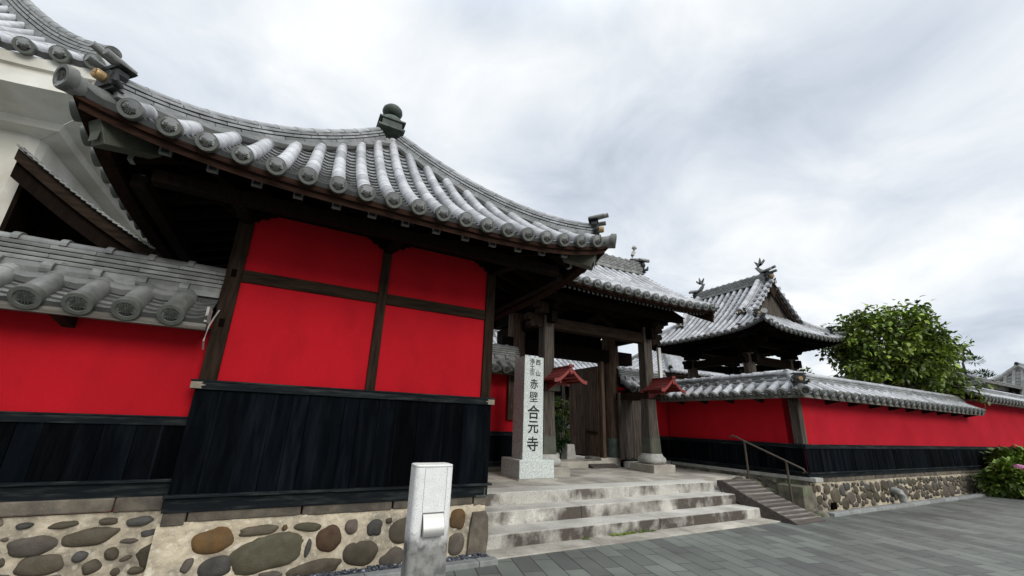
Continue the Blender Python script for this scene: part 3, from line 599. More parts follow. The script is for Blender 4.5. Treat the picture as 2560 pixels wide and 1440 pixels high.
for k in range(4):
    mw = Matrix.Translation(ROOFORG) @ rot_about(k)
    if k == 0:
        ORG['_tmp'] = V((0, 0, 0))
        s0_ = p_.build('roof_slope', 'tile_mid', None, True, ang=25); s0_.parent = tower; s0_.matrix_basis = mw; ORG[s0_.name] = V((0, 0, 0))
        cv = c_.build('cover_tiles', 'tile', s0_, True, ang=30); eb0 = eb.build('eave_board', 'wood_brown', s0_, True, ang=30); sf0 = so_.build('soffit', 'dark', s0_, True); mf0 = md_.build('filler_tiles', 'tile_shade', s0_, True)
        put_discs(PT, XS, 0.088, s0_, up=0.014, flat=0.5)
        sl0 = s0_
        # rafters with copper caps
        for i in range(13):
            x = -2.22+0.37*i; r_ = MB(); zc = zt(x, 0.33)-0.285+0.0; e1_ = min(1.75, HF-abs(x)+0.05)
            r_.beam((x, -HF+0.30, zc), (x, -HF+e1_, zc+0.34*(e1_-0.30)), 0.082, 0.095, tone=rt()); ro = r_.build('rafter', 'wood_dark', s0_)
            r_ = MB(); yy = -HF+0.296
            for a, b_, cc, d in ((-0.045, 0.045, 0.036, 0.05), (-0.045, 0.045, -0.05, -0.036), (-0.045, -0.031, -0.036, 0.036), (0.031, 0.045, -0.036, 0.036)): r_.box(x+a, x+b_, yy-0.012, yy+0.03, zc+cc, zc+d, 0.8)
            r_.box(x-0.035, x+0.035, yy-0.002, yy+0.02, zc-0.04, zc+0.04, -0.6); r_.build('rafter_cap', 'tile_shade', ro)
    else:
        cpy = copy_tree(sl0, tower); cpy.matrix_basis = mw
# hip rafters, hip ridges and their ornaments (front-left etc.)
def hip(e_, sx, sy, dz=0.0): return V((RC.x+sx*(HF-e_), RC.y+sy*(HF-e_), zt(HF-e_, e_)+dz))
for sx, sy in ((-1, -1), (1, -1), (1, 1), (-1, 1)):
    q = MB(); ridge_stack(q, lambda s_: hip(s_, sx, sy), 0.17, HF-0.16, w0=0.27, lay=3, lh=0.046, cap=0.085, tl=0.20, dw=0.022, base=0.03, capsegs=10)
    hr = q.build('hip_ridge', 'tile_mid', tower, True, ang=30)
    q = MB(); pth = [hip(e_, sx, sy, -0.05+(0.035*((0.12-e_)/0.14)**1.6 if e_ < 0.12 else 0)) for e_ in (0.20, 0.15, 0.12, 0.08, 0.04, 0.01, -0.02)]
    q.tube(pth, [0.085, 0.085, 0.085, 0.087, 0.09, 0.095, 0.098], 16, 0.45)
    ct = q.build('corner_tile', 'tile_shade', tower, True)
    o0, c0 = disc_mesh(0.106); dd = (pth[-2]-pth[-1]).normalized(); dd.z = 0.18; dd.normalize(); xx = dd.cross(V((0, 0, 1))).normalized(); zz_ = xx.cross(dd)
    m_ = Matrix((xx, dd, zz_)).transposed().to_4x4(); m_.translation = pth[-1]-dd*0.005-ORG[tower.name]
    o = o0.copy(); COL.objects.link(o); o.name = 'eave_tile'; o.parent = ct; o.matrix_basis = m_
    cc = c0.copy(); COL.objects.link(cc); cc.name = 'crest'; cc.parent = ct; cc.matrix_basis = m_
    ornament(tower, hip(0.15, sx, sy, 0.06), (sx, sy, 0), 0.66)
    q = MB(); a = hip(0.20, sx, sy, -0.36); b_ = hip(1.7, sx, sy, -0.62); q.beam(a, b_, 0.15, 0.20, tone=0.4); hb = q.build('hip_rafter', 'wood_dark', tower)
    q = MB(); d = (b_-a).normalized(); q.beam(a-d*0.02, a+d*0.42, 0.165, 0.215, tone=0.45); u = V((0, 0, 1))
    sd = d.cross(u).normalized(); ff = a-d*0.021; q.prism([ff+sd*x+u*z for x, z in ((-0.055, -0.08), (0.055, -0.08), (0.07, 0.05), (0.04, 0.085), (-0.04, 0.085), (-0.07, 0.05))], -d*0.004, 0.9)
    q.build('copper_cap', 'copper_dark', hb, bevel=0.006)
# finial
zf = zt(0, HF)
q = MB(); cx, cy = RC.x-0.0, RC.y
R45 = 0.0
q.box(cx-0.21, cx+0.21, cy-0.21, cy+0.21, zf+0.12, zf+0.27, 0.4); q.box(cx-0.24, cx+0.24, cy-0.24, cy+0.24, zf+0.26, zf+0.295, 0.6); q.box(cx-0.24, cx+0.24, cy-0.24, cy+0.24, zf+0.08, zf+0.125, 0.6)
for s_ in (-1, 1):
    for a in (-0.215, 0.18): q.box(cx+a, cx+a+0.035, cy-0.222, cy-0.20, zf+0.125, zf+0.26, 0.8)
fb = q.build('finial', 'copper', tower, bevel=0.006)
q = MB(); zb = zf+0.29
q.lathe([(0.23, 0), (0.23, 0.03), (0.21, 0.09), (0.155, 0.14), (0.085, 0.17), (0.07, 0.18), (0.075, 0.20), (0.125, 0.215), (0.17, 0.25), (0.188, 0.30), (0.178, 0.355), (0.14, 0.40), (0.07, 0.43), (0.0, 0.44)], (cx, cy, zb), 28)
q.build('ball', 'copper', fb, True)

# ================================================================== TILE-TOPPED WALLS
def wall_roof(parent, L, ze, half, pitch=0.33, r=0.10, mitre0=None, mitre1=None, simple=False, lay=3, first=0.15, boxh=0.12, rise=0.5, cap=0.085, mt='tile', both=True, discs=True, gable1=False):
    """Tile coping along local x (0..L), eave at y=-half, centre line y=0; ze is the pan surface at the eave."""
    def P(x, e_): return (x, -half+e_, ze+rise*e_)
    def em(x):
        m_ = half-0.06
        if mitre0 is not None: m_ = min(m_, x-mitre0)
        if mitre1 is not None: m_ = min(m_, mitre1-x)
        return m_
    a0 = mitre0 if mitre0 is not None else 0.0; a1 = mitre1 if mitre1 is not None else L
    xs = []; x = a0+first
    while x < a1-0.08: xs.append(x); x += pitch
    sg = [1, -1] if both else [1]
    for sd in sg:
        if sd == 1: Q = P
        else: Q = lambda x, e_: (L-x, half-e_, ze+rise*e_)
        em_ = em if sd == 1 else (lambda x: em(L-x))
        xs_ = xs if sd == 1 else [L-x for x in xs][::-1]
        pf, cf = tile_field(Q, xs_, em_, r=r, pan=0.075 if not simple else 0.11, seg=half*0.66, sag=0.05, drop=0.05, xa=a0 if sd == 1 else L-a1, xb=a1 if sd == 1 else L-a0, nu=6 if not simple else 4, ncyl=9 if not simple else 6)
        ps = pf.build('coping_slope', 'tile_mid' if mt == 'tile' else mt, parent, True, ang=25); cf.build('cover_tiles', mt, ps, True, ang=30)
        if sd == 1 and discs: put_discs(P, xs, r*1.12, ps, up=0.015, crest=not simple)
        if sd == 1 and not simple:      # rolled filler tiles between the rows under the ridge
            q = MB()
            for i in range(len(xs)-1):
                e_ = half*0.63
                if em(xs[i]) < e_ or em(xs[i+1]) < e_: continue
                q.tube([V(P(xs[i], e_))+V((0, 0, 0.03)), V(P((xs[i]+xs[i+1])/2, e_))+V((0, 0, 0.005)), V(P(xs[i+1], e_))+V((0, 0, 0.03))], 0.07, 8, rt(0.1, 0.5))
            if q.v: q.build('filler_tiles', mt, ps, True)
    # stepped ridge
    q = MB(); r0 = a0+(half-0.1 if mitre0 is not None else 0.0); r1 = a1-(half-0.1 if mitre1 is not None else 0.0)
    zb = ze+rise*(half*0.62)+0.075
    hw = half*0.36; tl = pitch*1.05
    def course(z0, z1, hw0, hw1, ln, off, ring, tone=None):
        n = max(1, int(round((r1-r0)/ln)))
        s_ = r0-off*ln
        while s_ < r1-1e-3:
            a, b_ = max(s_, r0), min(s_+ln, r1); s_ += ln
            if b_-a < 0.01: continue
            j = random.uniform(-0.003, 0.003); t_ = rt() if rnd() > 0.1 else rt(0.0, 0.15)
            q.prism([(a+0.0015, -hw0+j, z0), (a+0.0015, -hw0+j, z0+(z1-z0)*0.5), (a+0.0015, -hw1+j, z1), (a+0.0015, hw1, z1), (a+0.0015, hw0, z0)], (b_-a-0.003, 0, 0), t_)
            if ring and a > r0+0.02:
                rr = (z1-z0)*0.62; cy_ = -hw0+0.02
                rows = [[V((a+dx, cy_-0.0+(-cos(t2))*rr*0.85*k2, (z0+z1)/2+sin(t2)*rr*k2)) for t2 in [(-0.55+1.35*k/8)*pi/1.2 for k in range(9)]] for dx, k2 in ((-0.042, 0.9), (-0.038, 1.0), (0.038, 1.0), (0.042, 0.9))]
                q.grid(rows, rt(0.2, 0.6)); q.face(rows[0], 0.3); q.face(rows[-1], 0.3)
    course(zb, zb+boxh, hw, hw*0.86, tl, 0.3, not simple)
    z = zb+boxh+0.006
    for k in range(lay):
        course(z, z+0.038, hw*(0.88-0.12*k), hw*(0.86-0.12*k), tl*0.97, (0.75, 0.1, 0.45, 0.2)[k % 4], (not simple) and k % 2 == 0); z += 0.054
    q.box(r0, r1, -hw*0.36, hw*0.36, zb-0.05, z-0.01, -1.1); q.box(r0+0.001, r1-0.001, -hw*0.8, hw*0.8, zb-0.1, zb+boxh-0.02, -1.1)  # ridge core toned black to stand in for shade between courses
    rd = q.build('ridge_courses', 'tile_mid' if mt == 'tile' else mt, parent, False)
    q = MB(); ridge_stack(q, lambda s_: V((s_, 0, z)), r0, r1, lay=0, cap=cap, tl=tl, base=0.0, cap_ring=not simple, capsegs=8)
    q.build('ridge_cap', mt, rd, True, ang=35)
    return P, xs, z
def wall_body(parent, L, zg, zc, zt_, th=0.3, red='red', pw=0.2, skirt=(0.66, 0.79), cap=True, wood=True, roof_half=0.5, ze=2.5, end0=0.0, end1=0.0, boards='board', nail=True, soff=0.17):
    """Plaster wall along local x, front face at y=-th/2: plaster, plank skirt with cap, drip strip and sill, eave fascia, bearers."""
    y = -th/2
    q = MB(); q.box(0, L, y, th/2, zg, ze+0.12); q.build('plaster', red, parent)
    q = MB(); planks(q, 0.0, L, skirt[1], zc-0.08, y, pw, 0.03); q.build('skirt_boards', boards, parent)
    q = MB(); q.box(-end0, L+end1, y-0.05, y+0.03, zc-0.085, zc-0.01, 0.5); q.box(-end0, L+end1, y-0.06, y+0.03, zc-0.012, zc+0.004, 0.8); q.build('cap_beam', 'trim', parent, bevel=0.004)
    q = MB(); q.box(-end0, L+end1, y-0.07, y, skirt[1]-0.005, skirt[1]+0.022, 0.9); q.build('drip_strip', 'trim', parent, bevel=0.004)
    q = MB(); q.box(-end0, L+end1, y-0.035, y+0.05, skirt[0], skirt[1]-0.004, 0.5); q.build('sill_beam', 'trim', parent, bevel=0.004)
    # eave fascia and soffit
    return
def eave_fascia(parent, L, y, z0, z1, m='wood_grey_h', th=0.05):
    q = MB(); q.box(0, L, y, y+th, z0, z1, 0.5); return q.build('eave_fascia', m, parent, bevel=0.004)

# left boundary wall, butting against the turret
LW = thing('boundary_wall', (-6.0, 5.5, 0), 'red boundary wall with layered tile coping running from the left picture edge to the turret', 'wall', 'red boundary walls', local=True)
WL = 5.15
wall_body(LW, WL, 0.66, 1.515, 2.45, th=0.22, red='red', pw=0.19, skirt=(0.785, 0.915), ze=2.42)
wall_roof(LW, WL-0.01, 2.475, 0.50, pitch=0.335, r=0.098, first=0.165, boxh=0.115, lay=4, cap=0.085, mt='tile_shade', rise=0.72)
q = MB(); q.box(0, WL-0.01, -0.47, -0.42, 2.36, 2.425, 0.5); q.box(0, WL-0.01, -0.45, 0.45, 2.405, 2.43, 0.4); q.build('eave_fascia', 'wood_grey_h', LW, bevel=0.004)
q = MB()
for x in (0.6, 2.3, 3.98): q.prism([(x, -0.43, 2.36), (x, -0.11, 2.30), (x, -0.11, 2.405), (x, -0.43, 2.405)], (0.09, 0, 0), 0.5)
q.build('eave_bearer', 'wood', LW)
q = MB(); q.box(WL-0.035, WL-0.012, -0.49, -0.30, 2.44, 2.60, 0.5); q.build('mortar_edge', 'pale', LW)
q = MB(); q.box(0, WL, -0.10, 0.12, 0, 0.66); mortar_sheet(q, -0.0, WL, 0, 0.66, -0.115, 280, 40, 0.022, 3); lb = q.build('stone_base', 'mortar_old', LW, True, ang=60)
c = MB()
for i, s_ in enumerate(FRONT):
    if s_[0]-s_[2]*0.3 <= TX0: cobble(c, s_[0]+6.0, *s_[1:5], s_[5], -0.12, 0.045, seed=i)
r_ = random.Random(31); pl_ = [(f[0]+6.0, f[1], f[2], f[3]) for f in FRONT]
for i in range(500):     # small rubble filling the mortar between the big cobbles
    x, z, a, b_ = r_.uniform(3.2, 5.1), r_.uniform(0.03, 0.62), r_.uniform(0.02, 0.07), r_.uniform(0.015, 0.04)
    if all(((x-p[0])/(a+p[2]+0.012))**2+((z-p[1])/(b_+p[3]+0.012))**2 > 1.0 for p in pl_):
        pl_.append((x, z, a, b_)); cobble(c, x, z, a, b_, r_.uniform(-20, 20), r_.choice((0, 0, 2, 3, 6)), -0.12, 0.025, seed=200+i)
c.build('cobble', 'cobble', lb, True, ang=70)
c = MB(); x = 0.0
while x < WL-0.1:
    xe = min(x+random.uniform(0.6, 0.95), WL-0.03); c.box(x, xe-0.008, -0.155, 0.0, 0.655+rnd()*0.015, 0.787, rt()); x = xe
c.build('sill_stone', 'slab', lb, bevel=0.015)
q = MB(); q.tube([(-0.815, 5.235, 2.62), (-0.83, 5.15, 2.52), (-0.835, 5.02, 2.40), (-0.845, 5.01, 2.25), (-0.85, 5.12, 2.18)], 0.008, 6); tag(q.build('cable', 'pvc'), 'thin grey cable hanging down the left corner post of the turret', 'cable')

# ------------------------------------------------------------------ walls on the right and beside the gate
def scatter_cobbles(c, L, zlo, zhi, y, seed, amin=0.05, amax=0.17, n=900, depth=0.035, x0=0.1):
    r_ = random.Random(seed); pl = []
    for i in range(n):
        f = 1.0 if i < n*0.3 else (0.65 if i < n*0.6 else 0.38)
        a = r_.uniform(amin, amax)*f; b_ = a*r_.uniform(0.6, 1.15); x = r_.uniform(x0, L); z = r_.uniform(zlo+b_*0.6, zhi-b_)
        if zhi-b_ < zlo+b_*0.6: continue
        if all(((x-p[0])/(a+p[2]+0.015))**2+((z-p[1])/(b_+p[3]+0.012))**2 > 0.84 for p in pl if abs(p[0]-x) < 0.6):
            pl.append((x, z, a, b_)); cobble(c, x, z, a, b_, r_.uniform(-25, 25), r_.choice((0, 0, 0, 2, 2, 3, 4)), y, depth, seed=seed*1000+i)
RW = thing('boundary_wall', (9.9, 5.35, 0), 'long red boundary wall on a cobble base right of the wooden ramp, from the corner post to the tree', 'wall', 'red boundary walls', local=True)
RL = 10.05
wall_body(RW, RL, 0.66, 1.335, 2.3, th=0.30, red='red2', pw=0.165, skirt=(0.665, 0.755), ze=2.36, end0=0.03)
wall_roof(RW, 9.95, 2.395, 0.55, pitch=0.335, r=0.095, mitre0=-0.40, first=0.42, simple=True, boxh=0.10, lay=2, cap=0.09, rise=0.58)
q = MB(); q.box(-0.37, 9.9, -0.53, -0.47, 2.285, 2.345, 0.5); q.box(-0.36, 9.92, -0.50, 0.5, 2.33, 2.36, 0.35); q.build('eave_fascia', 'wood_grey_h', RW, bevel=0.004)
q = MB(); x = 1.2
while x < 9.8: q.prism([(x, -0.47, 2.29), (x, -0.15, 2.22), (x, -0.15, 2.33), (x, -0.47, 2.33)], (0.09, 0, 0), 0.4); x += 1.05
q.build('eave_bearer', 'wood', RW)
q = MB(); q.box(-0.017, 0.165, -0.168, 0.02, 1.335, 2.30, 0.5); q.build('post', 'wood_grey', RW, bevel=0.008)
q = MB(); q.box(0.0, 12.0, -0.12, 0.15, 0, 0.58); mortar_sheet(q, 0.0, 12.0, 0, 0.58, -0.135, 240, 20, 0.016, 5); rb = q.build('stone_base', 'mortar_old', RW, True, ang=60)
c = MB(); scatter_cobbles(c, 11.5, 0.03, 0.55, -0.142, 11, 0.07, 0.19, n=6000); c.build('cobble', 'cobble', rb, True, ang=70)
q = MB(); x = 0.0
while x < 12:
    xe = x+random.uniform(0.7, 1.1); q.box(x, xe-0.008, -0.165, 0.1, 0.565+rnd()*0.015, 0.667, rt()); x = xe
q.build('sill_stone', 'slab', rb, bevel=0.012)
q = MB(); q.prism([(-0.36, -0.165, 0.0), (0.14, -0.165, 0.0), (0.12, -0.165, 0.5), (0.02, -0.165, 0.53), (-0.32, -0.165, 0.50)], (0, 0.5, 0), 0.5); q.build('corner_stone', 'moss', rb, bevel=0.03)
q = MB(); q.box(0.62, 0.80, -0.20, -0.125, 0.04, 0.17, 0.5); q.build('drain_hole', 'dark', rb)

RT = thing('boundary_wall', (10.05, 8.75, 0), 'short dark red wall running back from the right corner post towards the gate, behind the handrail', 'wall', 'red boundary walls', rz=-pi/2, local=True)
wall_body(RT, 3.56, 0.66, 1.335, 2.3, th=0.30, red='red', pw=0.17, skirt=(0.68, 0.76), ze=2.36, end1=0.0)
wall_roof(RT, 3.55, 2.395, 0.55, pitch=0.285, r=0.088, mitre1=3.95, first=0.1, boxh=0.10, lay=2, cap=0.085, rise=0.58)
q = MB(); q.box(0, 3.92, -0.53, -0.47, 2.285, 2.345, 0.5); q.box(0, 3.9, -0.50, 0.2, 2.332, 2.362, 0.35); q.build('eave_fascia', 'wood_grey_h', RT, bevel=0.004)
q = MB(); x = 0.5
while x < 3.6: q.prism([(x, -0.47, 2.29), (x, -0.15, 2.22), (x, -0.15, 2.33), (x, -0.47, 2.33)], (0.09, 0, 0), 0.4); x += 0.75
q.build('eave_bearer', 'wood', RT)
q = MB(); q.box(0, 3.7, -0.19, 0.1, 0.60, 0.682, 0.8); rb2 = q.build('sill_stone', 'pale', RT, bevel=0.01)
q = MB(); q.box(0, 3.5, -0.14, 0.1, 0, 0.61, 0.5); mortar_sheet(q, 0, 3.5, 0, 0.61, -0.17, 60, 18, 0.05, 9); q.build('stone_base', 'moss', RT, True, ang=60)
c = MB(); scatter_cobbles(c, 3.3, 0.05, 0.58, -0.18, 23, 0.08, 0.2, 200, 0.05); c.build('cobble', 'moss', rb2, True)
ornament(RT, V((10.02, 5.30, 2.78))-V((10.05, 8.75, 0)), (0, 0, 0.001), 0.1) if False else None
co = thing('corner_ridge', (9.95, 5.25, 0), 'hip ridge with a gilt crest tile over the corner post of the right wall', 'ridge')
def hipw(s_): return V((9.5+s_, 4.80+s_, 2.40+0.58*s_))
q = MB(); ridge_stack(q, hipw, 0.18, 0.62, w0=0.22, lay=2, lh=0.06, cap=0.085, tl=0.22, base=0.05); q.build('ridge_tile', 'tile', co, True, ang=30)
ornament(co, hipw(0.10)+V((0, 0, 0.14)), (-1, -1, 0), 0.62, rolls=False)
q = MB(); pth = [hipw(s_)+V((0, 0, 0.05)) for s_ in (0.2, 0.12, 0.02, -0.05)]; q.tube(pth, 0.085, 14, 0.5); ct = q.build('corner_tile', 'tile_shade', co, True)
o0, c0 = disc_mesh(0.10); dd = (pth[-2]-pth[-1]).normalized(); dd = (dd+V((0.5, 0.5, 0))).normalized(); xx = dd.cross(V((0, 0, 1))).normalized(); z_ = xx.cross(dd)
m_ = Matrix((xx, dd, z_)).transposed().to_4x4(); m_.translation = pth[-1]-dd*0.012-ORG[co.name]
o = o0.copy(); COL.objects.link(o); o.name = 'eave_tile'; o.parent = ct; o.matrix_basis = m_
cc = c0.copy(); COL.objects.link(cc); cc.name = 'crest'; cc.parent = ct; cc.matrix_basis = m_

R2 = thing('boundary_wall', (19.96, 5.35, 0), 'taller red wall section continuing past the tree at the right picture edge', 'wall', 'red boundary walls', local=True)
wall_body(R2, 14, 0.66, 1.335, 2.8, th=0.295, red='red2', pw=0.17, skirt=(0.665, 0.755), ze=2.8)
wall_roof(R2, 14, 2.86, 0.60, pitch=0.34, r=0.095, first=0.12, simple=True, boxh=0.10, lay=2, cap=0.08)
q = MB(); q.box(0, 14, -0.55, -0.49, 2.74, 2.81, 0.5); q.box(0, 14, -0.5, 0.5, 2.79, 2.82, 0.3); q.build('eave_fascia', 'wood_grey_h', R2)
q = MB(); q.box(0, 14, -0.14, 0.14, 0, 0.667); q.build('stone_base', 'mortar', R2)

BL = thing('boundary_wall', (2.47, 8.75, 0), 'short red wall with a tile coping between the turret and the left gate pillar, behind the stone marker', 'wall', 'red boundary walls', local=True)
wall_body(BL, 2.6, 0.5, 1.37, 2.7, th=0.28, red='red', pw=0.2, skirt=(0.64, 0.73), ze=2.66)
wall_roof(BL, 2.3, 2.72, 0.52, pitch=0.275, r=0.088, first=0.1, boxh=0.11, lay=4, cap=0.07, mt='tile_shade', rise=0.6)
q = MB(); q.box(0, 2.45, -0.50, -0.44, 2.60, 2.68, 0.5); q.box(0, 2.4, -0.47, 0.4, 2.66, 2.69, 0.4); q.build('eave_fascia', 'wood_h', BL)
q = MB(); q.box(0, 2.6, -0.17, 0.1, 0.50, 0.645); q.build('sill_stone', 'slab', BL, bevel=0.01)
q = MB(); q.box(2.31, 2.45, -0.19, 0.0, 0.6, 2.75, 0.5); q.build('post', 'wood', BL)
BR = thing('boundary_wall', (8.13, 8.95, 0), 'stub of wall right of the gate door, planked beside the door and red towards the corner', 'wall', 'red boundary walls', local=True)
wall_body(BR, 1.9, 0.5, 1.345, 2.5, th=0.28, red='red', pw=0.2, skirt=(0.68, 0.76), ze=2.5)
wall_roof(BR, 1.9, 2.56, 0.5, pitch=0.275, r=0.085, first=0.1, boxh=0.11, lay=4, cap=0.07, rise=0.6)
q = MB(); q.box(0, 1.75, -0.48, -0.42, 2.45, 2.52, 0.5); q.box(0, 1.75, -0.46, 0.4, 2.50, 2.53, 0.4); q.build('eave_fascia', 'wood_h', BR)
q = MB(); planks(q, -0.14, 1.05, 0.74, 2.46, -0.15, 0.12, 0.06, 0.2); q.build('plank_panel', 'wood_grey', BR)
q = MB(); q.box(0, 1.72, -0.2, 0.1, 0.5, 0.69); q.build('sill_stone', 'pale', BR, bevel=0.01)

# ================================================================== GATE
GX0, GX1, GYF, GYM = 5.08, 8.22, 7.9, 9.10
gate = thing('temple_gate', (6.67, 8.5, 0.5), 'weathered timber temple gate with tiled gable roof, open plank door and two flared front pillars', 'gate')
def sqrow(cx, cy, h, z, ch=0.22):
    k = h*ch; return [V((cx+x, cy+y, z)) for x, y in ((-h+k, -h), (h-k, -h), (h, -h+k), (h, h-k), (h-k, h), (-h+k, h), (-h, h-k), (-h, -h+k))]
for gx in (GX0, GX1):
    q = MB(); rows = [sqrow(gx, GYF, h, z, 0.16) for h, z in ((0.178, 0.95), (0.166, 1.36), (0.150, 1.8), (0.142, 2.3), (0.138, 2.9), (0.135, 4.15))]
    q.grid(rows, 0.5, wrap=True); q.face(rows[-1], 0.5); pl_ = q.build('pillar', 'wood_grey', gate)
    q = MB(); rows = [sqrow(gx, GYF, h, z, 0.16) for h, z in ((0.183, 0.955), (0.172, 1.30))]
    q.grid(rows, 0.5, wrap=True)
    top = rows[-1]
    for i in range(8):      # saw-toothed upper edge of the copper sleeve
        a, b_ = top[i], top[(i+1) % 8]; n = 4 if (b_-a).length > 0.2 else 1
        for k in range(n):
            p0 = a+(b_-a)*(k/n); p1 = a+(b_-a)*((k+1)/n); q.face([p0, p1, (p0+p1)/2+V((0, 0, 0.06))], 0.5)
    q.build('copper_sleeve', 'copper_dark', pl_)
    q = MB(); rows = [sqrow(gx, GYF, h, z, c_) for h, z, c_ in ((0.20, 0.715, 0.5), (0.27, 0.745, 0.35), (0.285, 0.80, 0.3), (0.26, 0.86, 0.25), (0.21, 0.905, 0.2), (0.198, 0.956, 0.18))]
    q.grid(rows, 0.5, wrap=True); q.face(rows[-1]); q.build('base_stone', 'pale', gate, True, ang=50)
    q = MB(); q.box(gx-0.36, gx+0.36, GYF-0.40, GYF+0.40, 0.50, 0.72, 0.4); q.build('plinth', 'granite_top', gate, bevel=0.012)
    # collar beam tying the front pillar to the main post
    q = MB(); q.box(gx-0.165, gx+0.27, GYF-0.18, GYM-0.15, 2.27, 2.45, 0.5); q.build('tie_beam', 'wood', gate, bevel=0.008)
    q = MB(); q.lathe([(0.24, 0.76), (0.245, 0.8), (0.235, 2.0), (0.225, 4.3)], (gx-0.11, GYM+0.05, 0), 20, 0.5); mp_ = q.build('main_post', 'door', gate, True)
    q = MB(); q.lathe([(0.25, 0.765), (0.25, 1.25), (0.24, 1.252)], (gx-0.11, GYM+0.05, 0), 20, 0.5); q.build('copper_sleeve', 'copper', mp_, True)
    q = MB(); q.box(gx-0.75, gx+0.72, 8.92, 9.62, 0.50, 0.765, 0.5); q.build('plinth', 'granite_top', gate, bevel=0.012)
    q = MB(); q.beam((gx, GYF-0.35, 3.95), (gx, GYM+1.3, 3.95), 0.16, 0.26, tone=0.4); q.beam((gx, GYF-0.1, 4.32), (gx, GYM+1.4, 4.32), 0.14, 0.2, tone=0.4); q.build('cross_beam', 'wood_dark', gate)
    q = MB(); bracket(q, (gx, GYF, 4.28), (1, 0, 0), 1.25, 0.075); bracket(q, (gx, GYF, 4.28), (0, 1, 0), 1.2, 0.07); q.box(gx-0.2, gx+0.2, GYF-0.2, GYF+0.2, 4.16, 4.28, 0.4); q.build('bracket', 'wood_dark', gate, bevel=0.006)
def nose(mb, c, sx, s=1.0, th=0.10):
    c = V(c); pts = [(0, -0.13), (0.10, -0.15), (0.17, -0.10), (0.22, -0.15), (0.30, -0.14), (0.34, -0.06), (0.30, 0.0), (0.38, 0.02), (0.42, 0.10), (0.36, 0.17), (0.26, 0.16), (0.20, 0.20), (0.10, 0.17), (0, 0.14)]
    mb.prism([c+V((sx*x*s, -th, z*s)) for x, z in pts], (0, 2*th, 0), 0.4)
q = MB(); q.box(GX0-0.1, GX1+0.1, GYF-0.12, GYF+0.12, 3.72, 3.98, 0.5); lt = q.build('lintel', 'wood_grey_h', gate, bevel=0.012)
lt.data.materials[0] = M['wood_h']
for nx_, nz_, sg_ in ((GX1+0.17, 3.85, 1), (GX0-0.17, 3.85, -1)):
    q = MB(); nose(q, (nx_, GYF, nz_), sg_); q.build('beam_nose', 'wood', lt, bevel=0.01)
    q = MB(); nose(q, (nx_-0.05*sg_, GYF-0.2, nz_+0.27), sg_, 0.8); q.build('beam_nose', 'wood', lt, bevel=0.01)
q = MB(); q.box(GX0-0.6, GX1+0.6, GYM-0.10, GYM+0.22, 3.30, 3.66, 0.5); q.build('lintel', 'wood_dark', gate, bevel=0.012)
q = MB(); q.box(4.1, 9.0, 7.22, 7.38, 4.28, 4.42, 0.4); q.box(4.1, 9.1, GYF-0.08, GYF+0.08, 4.34, 4.5, 0.4); q.build('eave_purlin', 'wood_dark', gate)
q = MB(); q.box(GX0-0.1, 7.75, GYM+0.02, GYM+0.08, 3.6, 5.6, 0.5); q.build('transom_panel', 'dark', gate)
q = MB()       # frog-leg strut over the lintel
q.prism([(x+6.67, GYF-0.05, 3.99+z) for x, z in ((-0.5, 0), (-0.42, 0.12), (-0.2, 0.2), (-0.1, 0.32), (0.1, 0.32), (0.2, 0.2), (0.42, 0.12), (0.5, 0), (0.3, 0), (0.15, 0.1), (0, 0.14), (-0.15, 0.1), (-0.3, 0))], (0, 0.1, 0), 0.4)
q.build('strut', 'wood_dark', gate)
for jx in (7.56, 5.64): q = MB(); q.box(jx, jx+0.10, GYM-0.18, GYM-0.02, 0.76, 3.3, 0.5); q.build('jamb', 'door', gate, bevel=0.006)
q = MB(); q.box(GX0+0.3, GX1-0.35, GYM-0.25, GYM+0.3, 0.50, 0.70, 0.5); q.build('sill_stone', 'granite_top', gate, bevel=0.012)
# open door leaf (swung inward) with studs, rails and bar
q = MB(); y = GYM-0.02
while y < 10.38:
    w_ = random.uniform(0.16, 0.24); ye = min(y+w_, 10.4); q.box(7.545, 7.60, y+0.0015, ye-0.0015, 0.80, 3.16, rt()); y = ye
q.box(7.53, 7.61, GYM-0.02, 10.4, 0.78, 0.90, 0.9); q.box(7.53, 7.61, GYM-0.02, 10.4, 3.06, 3.18, 0.4); q.box(7.535, 7.61, 10.32, 10.41, 0.785, 3.175, 0.4); q.box(7.535, 7.61, GYM-0.03, GYM+0.09, 0.785, 3.175, 0.4)
dl = q.build('door_leaf', 'door', gate, bevel=0.004)
q = MB()
for z in (1.32, 1.85, 2.37):
    for k in range(8): q.lathe([(0.018, 0.0), (0.015, 0.012), (0.0, 0.018)], (7.545, GYM+0.12+0.155*k, z), 8, 0.5, V((-1, 0, 0)))
q.build('stud', 'iron', dl)
q = MB(); q.beam((7.53, GYM+0.0, 1.38), (7.53, GYM+0.5, 1.40), 0.03, 0.06); q.build('door_bar', 'wood', dl)
q = MB(); q.box(5.70, 5.755, GYM, 10.4, 0.80, 3.16, 0.3); q.build('door_leaf', 'door', gate)
